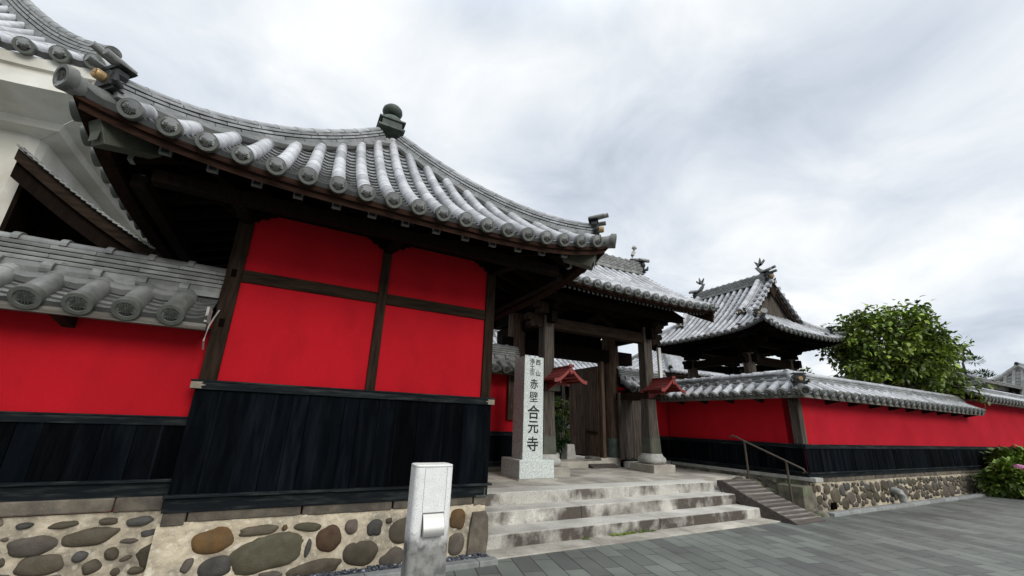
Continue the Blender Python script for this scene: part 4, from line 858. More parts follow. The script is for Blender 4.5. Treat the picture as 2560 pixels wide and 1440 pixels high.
# roof
GXC, GHW, GY0, GE = 6.70, 2.82, 6.50, 2.50
def zg(x, e_): return 4.50+0.50*e_+0.075*e_*e_+0.13*min(1.3, abs(x)/GHW)**4*max(0, 1-0.5*e_/GE)
def PGf(x, e_): return (GXC+x*(1-0.03*e_/GE), GY0+e_, zg(x, e_))
def PGb(x, e_): return (GXC-x*(1-0.03*e_/GE), GY0+2*GE-e_, zg(x, e_))
xg = [-2.69+0.2895*i for i in range(19)]
for PG in (PGf, PGb):
    pf, cf = tile_field(PG, xg, lambda x: GE-0.05, r=0.078, pan=0.14, seg=0.27, xa=-2.84, xb=2.84, nu=5, ncyl=8)
    o3 = ORG[gate.name]; rs = pf.build('roof_slope', 'tile_mid', gate, True, ang=25); cf.build('cover_tiles', 'tile', rs, True, ang=30)
    put_discs(PG, xg, 0.090, rs, up=0.014, flat=0.5 if PG is PGf else 0.0, crest=PG is PGf)
    q = MB(); rows = []
    for e_, z in ((0.04, -0.05), (0.05, -0.13), (0.11, -0.12), (0.12, -0.20), (0.2, -0.2)): rows.append([V(PG(-2.80+5.6*k/20, e_))+V((0, 0, z)) for k in range(21)])
    q.grid(rows, 0.5); q.build('eave_board', 'wood_brown', rs, True, ang=30)
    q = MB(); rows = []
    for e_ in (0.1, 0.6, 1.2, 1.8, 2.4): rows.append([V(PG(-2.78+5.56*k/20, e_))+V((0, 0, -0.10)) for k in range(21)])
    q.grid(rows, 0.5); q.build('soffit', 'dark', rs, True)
    if PG is PGf:
        r0_ = None
        for i in range(43):
            x = -2.66+0.1267*i
            if r0_ is None:
                q = MB(); q.beam((0, 0, 0), (0, 1.7, 0.85), 0.055, 0.065, tone=0.5); r0_ = q.build('rafter', 'wood_dark', None); r0_.parent = rs
                q = MB(); q.obox((0, -0.002, 0.0), (0.028, 0, 0), (0, 0.004, 0), (0, 0, 0.036), 0.5); rc0 = q.build('rafter_end', 'pale', None); rc0.parent = r0_; o = r0_; rc0.data.materials[0] = M['tile_shade']
            else:
                o = r0_.copy(); COL.objects.link(o); c_ = rc0.copy(); COL.objects.link(c_); c_.parent = o
            o.location = V(PG(x, 0.26))+V((0, 0, -0.25))-o3
for sx in (-1, 1):      # gable: verge boards, gable wall, verge tiles
    for xo, z0_, z1_, th in ((2.66, -0.10, -0.30, 0.05), (2.62, -0.27, -0.42, 0.04)):
        q = MB()
        for PG in (PGf, PGb):
            n_ = 14; up_ = []; lo_ = []
            for k in range(n_+1):
                e_ = 0.05+(GE-0.05)*k/n_; p = V(PG(sx*xo if PG is PGf else -sx*xo, e_)); up_.append(p+V((0, 0, z0_))); lo_.append(p+V((0, 0, z1_-0.05*k/n_)))
            for k in range(n_): q.prism([up_[k], up_[k+1], lo_[k+1], lo_[k]], (-sx*th, 0, 0), 0.5)
        q.build('verge_board', 'wood_brown', gate)
    q = MB(); q.prism([(GXC+sx*2.35, 7.2, 4.4), (GXC+sx*2.35, 10.8, 4.4), (GXC+sx*2.35, 9.0, 5.9)], (-sx*0.05, 0, 0), 0.5); q.build('gable_wall', 'wood', gate)
q = MB(); GR = lambda s_: V((GXC+s_, GY0+GE, zg(s_, GE)+0.0))
ridge_stack(q, GR, -2.62, 2.62, w0=0.44, lay=7, lh=0.055, cap=0.085, tl=0.27, dw=0.02, base=0.0, cap_ring=True)
gr = q.build('main_ridge', 'tile_shade', gate, True, ang=30)
for sx in (-1, 1):
    p = GR(sx*2.66); oo = ornament(gate, p+V((0, 0, 0.06)), (sx, 0, 0), 1.1, gold=False)
    q = MB(); a = p+V((-sx*0.32, 0, 0.46)); q.tube([a, a+V((sx*0.03, 0, 0.16)), a+V((sx*0.10, 0, 0.30)), a+V((sx*0.13, 0, 0.44)), a+V((sx*0.14, 0, 0.52))], [0.085, 0.055, 0.06, 0.085, 0.05], 12, 0.7); q.build('finial_horn', 'pale', oo, True)
# gate notice plate
q = MB(); q.box(GX0-0.15, GX0+0.26, GYF-0.188, GYF-0.182, 2.28, 2.44, 0.7); q.build('carved_plate', 'copper_dark', gate)

# red lantern canopies on the two front pillars
def canopy(loc, label):
    t = thing('lantern_canopy', loc, label, 'canopy', 'red lantern canopies on the gate pillars'); lx, ly, lz = loc
    prof = [(-0.46, -0.02), (-0.44, -0.05)]
    def zc(u): return 0.33*(1-abs(u))**1.0*(0.55+0.45*(1-abs(u)))-0.015+0.05*abs(u)**6
    n = 14
    for sd in (-1, 1):
        q = MB()
        for r_ in range(5):
            u0, u1 = r_/5, (r_+1)/5; rows = []
            for y in (-0.34, 0.34):
                rows.append([V((lx+sd*0.42*u0, ly+y, lz+zc(u0)+0.015)), V((lx+sd*0.42*(u0+u1)/2, ly+y, lz+zc((u0+u1)/2)+0.018)), V((lx+sd*0.42*u1, ly+y, lz+zc(u1)+0.026)), V((lx+sd*0.42*u1, ly+y, lz+zc(u1)-0.005))])
            q.grid(rows, rt())
        q.build('roof_panel', 'paint_red', t)
    for yy in (-0.35, 0.31):
        q = MB()
        for k in range(n):
            u0, u1 = -1+2*k/n, -1+2*(k+1)/n
            q.prism([V((lx+0.42*u0, ly+yy, lz+zc(u0)+0.02)), V((lx+0.42*u1, ly+yy, lz+zc(u1)+0.02)), V((lx+0.42*u1, ly+yy, lz+zc(u1)-0.055)), V((lx+0.42*u0, ly+yy, lz+zc(u0)-0.055))], (0, 0.03, 0), 0.7)
        q.prism([(lx-0.05, ly+yy-0.012, lz+0.27), (lx+0.05, ly+yy-0.012, lz+0.27), (lx+0.03, ly+yy-0.012, lz+0.20), (lx, ly+yy-0.012, lz+0.16), (lx-0.03, ly+yy-0.012, lz+0.20)], (0, 0.02, 0), 0.8)
        q.build('barge_board', 'paint_red', t)
    q = MB(); q.beam((lx, ly-0.36, lz+0.335), (lx, ly+0.36, lz+0.335), 0.05, 0.05, tone=0.3); q.box(lx-0.06, lx+0.06, ly-0.38, ly-0.345, lz+0.31, lz+0.37, 0.4); q.build('ridge', 'paint_red', t)
    q = MB(); q.box(lx-0.22, lx-0.185, ly-0.25, ly+0.30, lz-0.02, lz+0.06, 0.6); q.prism([(lx-0.22, ly-0.2, lz), (lx-0.22, ly+0.3, lz), (lx-0.22, ly+0.3, lz-0.16), (lx-0.22, ly+0.2, lz-0.14)], (0.03, 0, 0), 0.6); q.box(lx-0.2, lx+0.2, ly+0.25, ly+0.30, lz-0.02, lz+0.14, 0.5); q.build('bracket', 'paint_red', t)
    return t
canopy((5.20, 7.45, 2.43), 'red painted lantern canopy on the left gate pillar, above the granite marker')
canopy((8.28, 7.45, 2.43), 'red painted lantern canopy on the right gate pillar, against the red wall')

sp = thing('small_ramp', (7.4, 8.9, 0.54), 'small dark plank ramp up to the gate sill', 'ramp')
q = MB(); q.prism([(7.0, 8.68, 0.542), (7.0, 9.05, 0.542), (7.0, 9.05, 0.69)], (0.82, 0, 0), 0.3); q.build('wedge', 'plank', sp)
q = MB()
for k in range(4):
    a, b_ = k/4, (k+1)/4-0.02; q.prism([(6.99, 8.67+0.38*a, 0.55+0.145*a), (6.99, 8.67+0.38*b_, 0.55+0.145*b_), (6.99, 8.67+0.38*b_, 0.57+0.145*b_), (6.99, 8.67+0.38*a, 0.57+0.145*a)], (0.84, 0, 0), rt())
q.build('plank', 'plank', sp)

# ================================================================== STREET OBJECTS
def letter(ch, size, loc, m, parent, bold=0.0, ex=0.003, name='character', sx=1.0, rz=0.0):
    cu = bpy.data.curves.new(name, 'FONT'); cu.body = ch; cu.size = size; cu.align_x = 'CENTER'; cu.align_y = 'CENTER'; cu.extrude = ex; cu.offset = bold
    tmp = bpy.data.objects.new('tmp', cu); COL.objects.link(tmp); dg = bpy.context.evaluated_depsgraph_get(); dg.update()
    me = bpy.data.meshes.new_from_object(tmp.evaluated_get(dg)); bpy.data.objects.remove(tmp)
    me.name = name
    if len(me.vertices):        # centre the glyph on its own box
        xs_ = [v.co.x for v in me.vertices]; ys_ = [v.co.y for v in me.vertices]; cx, cy = (min(xs_)+max(xs_))/2, (min(ys_)+max(ys_))/2
        for v in me.vertices: v.co.x -= cx; v.co.y -= cy
    me.materials.clear(); me.materials.append(M[m]); o = bpy.data.objects.new(name, me); COL.objects.link(o); o.parent = parent
    o.rotation_euler = (pi/2, 0, rz); o.scale = (sx, 1, 1); o.location = V(loc)-ORG.get(parent.name, V((0, 0, 0))); return o
mk = thing('stone_marker', (4.39, 7.45, 0.54), 'tall square granite marker with black brush characters beside the steps', 'stone marker')
q = MB(); q.box(4.02, 4.90, 7.17, 8.05, 0.52, 0.556, 0.4); q.build('pad', 'granite_top', mk, bevel=0.006)
q = MB(); q.box(4.07, 4.86, 7.23, 8.0, 0.555, 0.895, 0.5); q.build('base', 'granite_green', mk, bevel=0.012)
q = MB(); n0 = len(q.v)
rows = [[V((4.385-h, 7.27, z)), V((4.385+h, 7.27, z)), V((4.385+h, 7.27+2*h*0.95, z)), V((4.385-h, 7.27+2*h*0.95, z))] for h, z in ((0.232, 0.893), (0.229, 2.90))]
q.grid(rows, 0.5, wrap=True); q.face([rows[-1][0], rows[-1][1], rows[-1][2], rows[-1][3]], 0.5)
sh = q.build('shaft', 'granite_green', mk, bevel=0.01)
yf = 7.2685
for ch, x, z, s_, b_, sx in (('西', 4.478, 2.79, 0.125, 0.0022, 1), ('山', 4.478, 2.565, 0.125, 0.0022, 1), ('浄', 4.335, 2.80, 0.135, 0.0008, 0.95), ('土', 4.335, 2.69, 0.12, 0.0022, 1), ('宗', 4.335, 2.57, 0.125, 0.0008, 0.95),
                              ('赤', 4.385, 2.345, 0.215, 0.004, 0.9), ('壁', 4.38, 2.09, 0.225, 0.0012, 0.95), ('合', 4.385, 1.79, 0.285, 0.0055, 1.0), ('元', 4.38, 1.50, 0.265, 0.0055, 0.95), ('寺', 4.375, 1.185, 0.285, 0.005, 0.95)):
    letter(ch, s_, (x, yf, z), 'ink', sh, b_, 0.002, sx=sx)

bo = thing('bollard_light', (1.18, 3.6, 0), 'white granite bollard light with a stainless steel louvre, stained grey at its foot', 'bollard')
def rrect(cx, cy, hx, hy, r, z, n=5):
    pts = []
    for sx, sy, a0 in ((1, -1, -pi/2), (1, 1, 0), (-1, 1, pi/2), (-1, -1, pi)):
        for k in range(n+1):
            a = a0+pi/2*k/n; pts.append(V((cx+sx*(hx-r)+r*cos(a), cy+sy*(hy-r)+r*sin(a), z)))
    return pts
BX, BY, HX, HY = 1.175, 3.60, 0.162, 0.10
def bol(z0, z1, m, name, topcap=False):
    q = MB(); rows = [rrect(BX, BY, HX, HY, 0.045, z0), rrect(BX, BY, HX, HY, 0.045, z1)]
    if topcap: rows.append(rrect(BX, BY, HX-0.006, HY-0.006, 0.04, z1+0.006))
    q.grid(rows, 0.5, wrap=True); q.face(rows[0][::-1]); q.face(rows[-1]); return q.build(name, m, bo, True, ang=30)
bol(0.0, 1.195, 'granite_white', 'shaft'); bol(1.199, 1.208, 'white_metal', 'cap', True)
q = MB(); zl0, zl1 = 0.695, 0.852; x0, x1 = BX-0.075, BX+0.095; yb = BY-HY
q.box(x0-0.006, x1+0.006, yb-0.004, yb+0.01, zl0-0.006, zl1+0.008, 0.5); lf = q.build('louvre_frame', 'steel', bo, bevel=0.001)
q = MB(); rows = []
for k in range(9):
    a = pi/2*k/8; rows.append([V((x, yb-0.006-0.055*sin(a)*0.9, zl1-0.01-(zl1-zl0-0.02)*(1-cos(a)) if False else zl1-0.004-(zl1-zl0-0.006)*k/8)) for x in (x0, x1)])
q.grid(rows, 0.5)
for xx_ in (x0, x1): q.face([V((xx_, yb-0.004, zl1-0.004))]+[V((xx_, r_[0].y, r_[0].z)) for r_ in rows]+[V((xx_, yb-0.004, zl0+0.002))], 0.5)
q.build('louvre_hood', 'steel', lf, True, ang=40)
q = MB()
for xx_ in (BX-0.085, BX+0.102): q.box(xx_-0.0015, xx_+0.0015, yb-0.0012, yb+0.002, 0.865, 1.19, 0.5)
q.build('panel_joint', 'kerb', bo)

pq = thing('wooden_plaque', (4.56, 8.5, 2.15), 'dark hanging wooden plaque with faded brush characters on the red wall behind the marker', 'plaque')
q = MB(); q.box(4.46, 4.68, 8.53, 8.57, 1.63, 2.70, 0.6); bd = q.build('board', 'door', pq, bevel=0.006)
for i, ch in enumerate('赤壁合元寺'): letter(ch, 0.14, (4.57, 8.529, 2.56-0.185*i), 'ink', bd, 0.002, 0.002)

# wooden ramp over the right end of the steps
rp = thing('wooden_ramp', (8.7, 5.3, 0), 'dark ribbed wooden ramp laid over the right end of the steps', 'ramp')
def rz_(t): return 0.565*(1-t)**1.0*(1-0.08*sin(pi*t))+0.012
def rpt(t, side, z=0.0): # t 0 top .. 1 bottom
    xl = 8.10+0.24*t; xr = 9.02+0.24*t; y = 6.05-1.36*t
    return V((xl+(xr-xl)*side, y, rz_(max(0, (t-0.10)/0.90))+z if t > 0.10 else rz_(0)+z))
nR = 13; q = MB()
for k in range(nR):
    a, b_ = k/nR+0.004, (k+1)/nR-0.006
    q.prism([rpt(a, 0), rpt(b_, 0), rpt(b_, 0, -0.022), rpt(a, 0, -0.022)], (0.92, 0, 0), rt())
pk = q.build('tread_planks', 'plank', rp, bevel=0.004)
q = MB()
for k in range(1, nR): q.prism([rpt(k/nR-0.012, 0.01, 0.010), rpt(k/nR+0.012, 0.01, 0.010), rpt(k/nR+0.012, 0.01, -0.002), rpt(k/nR-0.012, 0.01, -0.002)], (0.90, 0, 0), 0.9)
q.build('grip_strip', 'wood_grey_h', pk)
for sd in (0.0, 0.965):
    q = MB(); top = [rpt(k/20, sd, -0.024) for k in range(21)]
    for k in range(20):
        a, b_ = top[k], top[k+1]; q.prism([a, b_, V((b_.x, b_.y, max(0.0, b_.z-0.20))), V((a.x, a.y, max(0.0, a.z-0.20 if k > 1 else a.z-0.08)))], (0.03, 0, 0), 0.2)
    q.build('side_board', 'plank', rp)

hr_ = thing('handrail', (9.35, 5.6, 0.2), 'slim bronze handrail on two posts beside the wooden ramp', 'handrail')
q = MB(); q.tube([(9.35, 6.50, 1.41), (9.35, 6.46, 1.455), (9.35, 6.36, 1.435), (9.35, 6.16, 1.345), (9.35, 5.30, 1.00), (9.35, 4.98, 0.87), (9.35, 4.95, 0.83), (9.35, 5.0, 0.80)], 0.019, 10); q.build('rail', 'rail', hr_, True)
for y, z0, z1 in ((6.16, 0.5, 1.34), (5.30, 0.12, 1.0)):
    q = MB(); q.tube([(9.35, y, z0), (9.35, y, z1)], 0.022, 10); q.lathe([(0.022, 0), (0.03, 0.01), (0.02, 0.03), (0, 0.035)], (9.35, y, z1-0.03), 10); q.build('post', 'rail', hr_, True)
q = MB(); q.prism([(9.22, 4.95, 0.0), (9.82, 4.95, 0.0), (9.82, 5.35, 0.12), (9.82, 6.2, 0.52), (9.22, 6.2, 0.50), (9.22, 5.3, 0.12)][::-1], (0, 0, -0.04), 0.5)
q = MB()
for i in range(26):
    t = i/25; x = 9.5+random.uniform(-0.25, 0.28); y = 5.0+1.4*t; s_ = random.uniform(0.1, 0.2); z = max(0.02, 0.55*(t-0.12))
    q.lathe([(s_*1.1, -0.6), (s_*1.15, 0.0), (s_*0.95, 0.06), (s_*0.4, 0.10)], (x, y, z-0.02), 8, rt())
tag(q.build('bank', 'moss', None, False, 0.02), 'mossy rubble stones sloping down beside the wooden ramp', 'rubble bank')

dp = MB(); dp.tube([(13.42, 5.2, 0.30), (13.42, 5.10, 0.30), (13.42, 5.03, 0.27), (13.42, 5.0, 0.20), (13.42, 5.0, 0.0)], 0.075, 14); dp.tube([(13.42, 5.0, 0.15), (13.42, 5.0, 0.08)], 0.086, 14)
tag(dp.build('drain_pipe', 'pvc', None, True, ang=50), 'grey plastic drain elbow coming out of the cobble wall base', 'drain pipe')
dq = MB(); dq.box(8.89, 8.99, 8.05, 8.12, 2.5, 3.72, 0.5); tag(dq.build('downspout', 'white_metal', None, bevel=0.006), 'square white downspout beside the right gate pillar', 'downspout')

# ================================================================== BELL TOWER
bt = thing('bell_tower', (14.4, 9.28, 0), 'bell tower with a hip and gable tile roof and fish finials behind the right wall', 'bell tower')
BX0, BX1, BY0, BY1 = 12.0, 16.8, 6.80, 11.76; BCX, BCY = 14.4, 9.28; BE = 2.4; GI = 0.95
def prb(e_): return 0.62*e_+0.115*e_*e_
def zbt(u, hf, e_): return 4.56+prb(e_)+0.27*min(1.2, abs(u)/hf)**4*max(0, 1-e_/1.6)
HY_ = (BY1-BY0)/2; HX_ = 2.4
def PS(sx):
    def P(x, e_):
        u = x; return (BCX+sx*(HX_-e_), BCY+sx*u, zbt(u, HY_, e_))
    return P
def PFB(sy):
    def P(x, e_): return (BCX+(x if sy < 0 else -x), BCY+sy*(HY_-e_), zbt(x, HX_, e_))
    return P
def emS(x):
    d = HY_-abs(x); return max(0.0, BE-0.05 if d > GI-0.12 else d-0.03)
def emF(x): return max(0.0, min(GI+0.25, HX_-abs(x)-0.03))
def rng(h, p):
    n = int((h-0.1)*2/p); return [-(n-1)*p/2+i*p for i in range(n)]
for P, h, em in ((PS(-1), HY_, emS), (PS(1), HY_, emS), (PFB(-1), HX_, emF), (PFB(1), HX_, emF)):
    xs = rng(h, 0.25); pf, cf = tile_field(P, xs, em, r=0.068, pan=0.15, seg=0.27, xa=-h+0.02, xb=h-0.02, nu=4, ncyl=7)
    rs = pf.build('roof_slope', 'tile_mid', bt, True, ang=25); cf.build('cover_tiles', 'tile', rs, True, ang=30); put_discs(P, xs, 0.080, rs, up=0.012, crest=False)
    q = MB(); rows = []
    for e_, z in ((0.04, -0.05), (0.05, -0.12), (0.12, -0.11), (0.13, -0.19), (0.2, -0.19)): rows.append([V(P((-1+2*k/24)*(h-e_), e_))+V((0, 0, z)) for k in range(25)])
    q.grid(rows, 0.5)
    q.build('eave_board', 'wood_dark', rs, True, ang=30); q = MB(); rows = []
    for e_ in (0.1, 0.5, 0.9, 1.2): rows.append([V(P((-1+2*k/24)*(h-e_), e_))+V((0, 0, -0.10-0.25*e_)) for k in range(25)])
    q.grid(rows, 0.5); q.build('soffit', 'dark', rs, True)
    r0_ = None
    for i in range(int((h-0.15)*2/0.135)):
        x = -h+0.2+0.135*i; a = V(P(x, 0.22)); b_ = V(P(x, 1.0)); d = V((b_.x-a.x, b_.y-a.y, 0)).normalized(); a = a-V((0, 0, 0.25))
        q = MB(); q.beam(a, a+d*0.8+V((0, 0, 0.2)), 0.05, 0.06, tone=0.5)
        if x > -h+0.1 and i % 1 == 0: q.build('rafter', 'wood_dark', rs)
def hb_(e_, sx, sy): return V((BCX+sx*(HX_-e_), BCY+sy*(HY_-e_), zbt(HX_-e_, HX_, e_)))
for sx in (-1, 1):
    for sy in (-1, 1):
        q = MB(); ridge_stack(q, lambda s_: hb_(s_, sx, sy), 0.38, GI+0.05, w0=0.22, lay=2, lh=0.055, cap=0.08, tl=0.2, base=0.04); q.build('hip_ridge', 'tile', bt, True, ang=30)
        ornament(bt, hb_(0.33, sx, sy)+V((0, 0, 0.08)), (sx, sy, 0), 0.62, rolls=False)
        q = MB(); pth = [hb_(s_, sx, sy)+V((0, 0, 0.06+max(0, 0.1-s_)*0.5)) for s_ in (0.36, 0.2, 0.05, -0.08)]; q.tube(pth, [0.075, 0.075, 0.08, 0.09], 12, 0.5); q.build('corner_tile', 'tile_shade', bt, True)
        # descending ridge beside the verge
        yv = sy*(HY_-GI-0.28)
        q = MB(); ridge_stack(q, lambda s_: V((BCX+sx*(HX_-s_), BCY+yv, 4.56+prb(s_))), 0.95, BE-0.1, w0=0.25, lay=3, lh=0.06, cap=0.085, tl=0.22, base=0.05); q.build('descending_ridge', 'tile', bt, True, ang=30)
        ornament(bt, V((BCX+sx*(HX_-0.9), BCY+yv, 4.56+prb(0.9)+0.09)), (sx, 0, 0), 0.6, rolls=False)
        q = MB()        # verge tiles lying across the gable edge
        for k in range(8):
            e_ = 0.98+0.19*k; p = V((BCX+sx*(HX_-e_), BCY+sy*(HY_-GI+0.02), 4.56+prb(e_)+0.06)); q.tube([p+V((0, sy*0.12, -0.02)), p-V((0, sy*0.22, 0))], 0.065, 10, rt())
        q.build('verge_tiles', 'tile', bt, True)
for sy in (-1, 1):
    q = MB(); y = BCY+sy*(HY_-GI-0.14); q.prism([(BCX-1.5, y, 5.15), (BCX+1.5, y, 5.15), (BCX, y, 4.56+prb(BE)-0.05)], (0, -sy*0.04, 0), 0.5); q.build('gable_wall', 'wood_grey', bt)
    q = MB(); y = BCY+sy*(HY_-GI+0.02)
    for sx in (-1, 1):
        for k in range(10):
            e0_, e1_ = 0.9+0.15*k, 0.9+0.15*(k+1); a = V((BCX+sx*(HX_-e0_), y, 4.56+prb(e0_))); b_ = V((BCX+sx*(HX_-e1_), y, 4.56+prb(e1_)))
            q.prism([a-V((0, 0, 0.02)), b_-V((0, 0, 0.02)), b_-V((0, 0, 0.26)), a-V((0, 0, 0.20))], (0, -sy*0.05, 0), 0.5)
    q.build('barge_board', 'wood', bt)
    q = MB(); q.prism([(BCX+x, y+sy*0.02, 6.55+z) for x, z in ((-0.1, 0.1), (0.1, 0.1), (0.22, -0.2), (0.12, -0.35), (0, -0.5), (-0.12, -0.35), (-0.22, -0.2))], (0, -sy*0.04, 0), 0.5); q.build('gable_pendant', 'wood', bt)
RBz = 4.56+prb(BE)
q = MB(); ridge_stack(q, lambda s_: V((BCX, BCY+s_, RBz)), -(HY_-GI-0.05), HY_-GI-0.05, w0=0.34, lay=5, lh=0.055, cap=0.08, tl=0.25, dw=0.02, base=0.0, cap_ring=True); q.build('main_ridge', 'tile_shade', bt, True, ang=30)
for sy in (-1, 1):
    p = V((BCX, BCY+sy*(HY_-GI), RBz)); ornament(bt, p+V((0, 0, 0.02)), (0, sy, 0), 0.95)
    q = MB(); a = p+V((0, -sy*0.30, 0.36))       # fish finial: body rising into a forked tail
    q.tube([a+V((0, sy*0.14, 0.02)), a+V((0, sy*0.05, 0.06)), a+V((0, -sy*0.04, 0.16)), a+V((0, -sy*0.04, 0.30)), a+V((0, sy*0.03, 0.42))], [0.07, 0.085, 0.07, 0.045, 0.02], 10, 0.4)
    for dy, dz in ((0.20, 0.50), (0.06, 0.60), (-0.16, 0.52)): q.prism([a+V((-0.02, -sy*0.07, 0.26)), a+V((-0.02, sy*0.09, 0.30)), a+V((-0.02, sy*(dy+0.02), dz*0.85)), a+V((-0.02, sy*dy, dz))], (0.04, 0, 0), 0.4)
    q.prism([a+V((-0.012, -sy*0.09, 0.12)), a+V((-0.012, -sy*0.18, 0.26)), a+V((-0.012, -sy*0.07, 0.27))], (0.024, 0, 0), 0.4)
    q.build('fish_finial', 'tile_shade', bt)
for px in (13.2, 15.6):
    for py in (8.18, 10.38):
        q = MB(); q.lathe([(0.20, 0.9), (0.19, 2.5), (0.175, 4.1)], (px, py, 0), 16, 0.5); q.build('pillar', 'wood_grey', bt, True)
        q = MB(); bracket(q, (px, py, 4.35), (1, 0, 0), 1.15, 0.08); bracket(q, (px, py, 4.35), (0, 1, 0), 1.15, 0.08); q.box(px-0.2, px+0.2, py-0.2, py+0.2, 4.05, 4.16, 0.4); q.box(px-0.18, px+0.18, py-0.18, py+0.18, 4.355, 4.5, 0.4); nose(q, (px+0.1, py, 3.85), 1, 0.8); nose(q, (px-0.1, py, 3.85), -1, 0.8); q.build('bracket', 'wood_dark', bt)
q = MB()
for py in (8.18, 10.38): q.box(12.9, 15.9, py-0.09, py+0.09, 3.72, 3.98, 0.5); q.box(12.6, 16.2, py-0.08, py+0.08, 4.36, 4.52, 0.5)
for px in (13.2, 15.6): q.box(px-0.09, px+0.09, 7.85, 10.7, 3.74, 3.99, 0.5); q.box(px-0.08, px+0.08, 7.5, 11.0, 4.362, 4.522, 0.5)
q.build('tie_beam', 'wood_dark', bt)
q = MB(); q.box(12.6, 16.2, 7.5, 11.1, 0, 0.9, 0.5); q.build('podium', 'slab', bt)
q = MB(); q.lathe([(0.0, 2.0), (0.36, 2.0), (0.37, 2.1), (0.33, 2.6), (0.30, 3.0), (0.18, 3.2), (0.05, 3.25), (0.05, 3.7)], (14.4, 9.28, 0), 20, 0.3); q.build('bell', 'copper', bt, True)

# ================================================================== BUILDINGS BEHIND
wb = thing('white_storehouse', (-7.0, 10.0, 0), 'white plastered storehouse with thick plaster eaves and tiled roof behind the left wall', 'building')
WX, WY = -3.42, 6.95
q = MB(); q.box(-14, WX, WY, 16, 0, 5.35, 0.5); q.build('wall', 'white', wb, bevel=0.14)
WHX, WHY, WOV = 5.96, 5.3, 0.85; WCX, WCY = WX+WOV-WHX, WY-WOV+WHY
def zw(u, h, e_): return 5.56+0.74*e_+0.07*e_*e_+0.22*min(1.2, abs(u)/h)**6*max(0, 1-e_/1.5)
def PW(k):
    h = WHX if k in (0, 2) else WHY; o_ = WHY if k in (0, 2) else WHX
    def P(x, e_):
        if k == 0: return (WCX+x, WCY-WHY+e_, zw(x, WHX, e_))
        if k == 1: return (WCX+WHX-e_, WCY+x, zw(x, WHY, e_))
        if k == 2: return (WCX-x, WCY+WHY-e_, zw(x, WHX, e_))
        return (WCX-WHX+e_, WCY-x, zw(x, WHY, e_))
    return P, h
for k in (0, 1):
    P, h = PW(k); n = int(2*(h-0.12)/0.30); xs = [h-0.28-0.30*i for i in range(n)][::-1]
    pf, cf = tile_field(P, xs, lambda x: max(0.0, min(3.0, h-abs(x)-0.03)), r=0.085, pan=0.14, seg=0.28, xa=-h+0.02, xb=h-0.02, nu=4, ncyl=8)
    rs = pf.build('roof_slope', 'tile_mid', wb, True, ang=25); cf.build('cover_tiles', 'tile', rs, True, ang=30); put_discs(P, xs[-9:], 0.098, rs, up=0.014, crest=True, flat=0.4)
    q = MB(); rows = []; m_ = 30       # thick moulded plaster eave: fascia, cavetto, soffit
    for e_, z in ((0.05, -0.06), (0.06, -0.20), (0.10, -0.21), (0.11, -0.26), (0.07, -0.27), (0.07, -0.46), (0.30, -0.50), (0.62, -0.56), (0.64, -0.66), (0.92, -0.72)):
        rows.append([V(P((-1+2*j/m_)*(h-e_), e_))+V((0, 0, z-0.74*e_)) for j in range(m_+1)])
    q.grid(rows, 0.5); q.build('plaster_eave', 'white', rs, True, ang=25)
q = MB(); ridge_stack(q, lambda s_: V((WCX+WHX-s_, WCY-WHY+s_, zw(WHX-s_, WHX, s_))), 0.35, 3.0, w0=0.3, lay=4, lh=0.055, cap=0.09, tl=0.22, base=0.03); q.build('hip_ridge', 'tile_shade', wb, True, ang=30)
# lean-to roof on the storehouse's side: bargeboard, verge tiles, planked soffit
lt_ = thing('lean_to_roof', (-2.6, 7.2, 3.9), 'old lean-to gable with grey bargeboard and thin verge tiles between storehouse and turret', 'roof')
A_, B_ = V((-3.42, 6.62, 4.56)), V((-1.88, 6.62, 3.54)); d = B_-A_; nz = V((0.52, 0, 0.855))
def sag(t): return -0.05*sin(pi*t)
for z0_, z1_, y0_, nm, mt in ((0.02, -0.13, 0.0, 'bargeboard', 'wood_h'), (-0.12, -0.34, 0.06, 'bargeboard', 'wood_dark')):
    q = MB()
    for k in range(12):
        a = A_+d*(k/12)+V((0, y0_, sag(k/12))); b_ = A_+d*((k+1)/12)+V((0, y0_, sag((k+1)/12))); q.prism([a+V((0, 0, z0_)), b_+V((0, 0, z0_)), b_+V((0, 0, z1_)), a+V((0, 0, z1_))], (0, 0.05, 0), 0.5)
    q.build(nm, mt, lt_)
q = MB()
for k in range(26):
    t0, t1 = k/26, (k+1.25)/26; a = A_+d*t0+V((0, -0.06, sag(t0)+0.05)); b_ = A_+d*min(t1, 1.02)+V((0, -0.06, sag(min(t1, 1))+0.075)); q.prism([a, b_, b_-V((0, 0, 0.022)), a-V((0, 0, 0.022))], (0, 0.75, 0), rt())
q.build('verge_tiles', 'tile_shade', lt_)
q = MB(); q.prism([A_+V((0, 0.1, -0.05)), B_+V((0, 0.1, -0.05)), B_+V((0, 0.1, -0.1)), A_+V((0, 0.1, -0.1))], (0, 0.85, 0), 0.3); q.build('soffit', 'wood_dark', lt_)
q = MB(); q.prism([(-3.41, 7.498, 0), (-1.9, 7.498, 0), (-1.9, 7.498, 3.42), (-3.41, 7.498, 4.42)], (0, 0.05, 0), 0.3); q.box(-3.43, -3.385, 6.9, 7.52, 0, 4.36, 0.3); q.build('shade_backing', 'wood_dark', lt_)  # dark sheets added to paint the shade beneath the lean-to

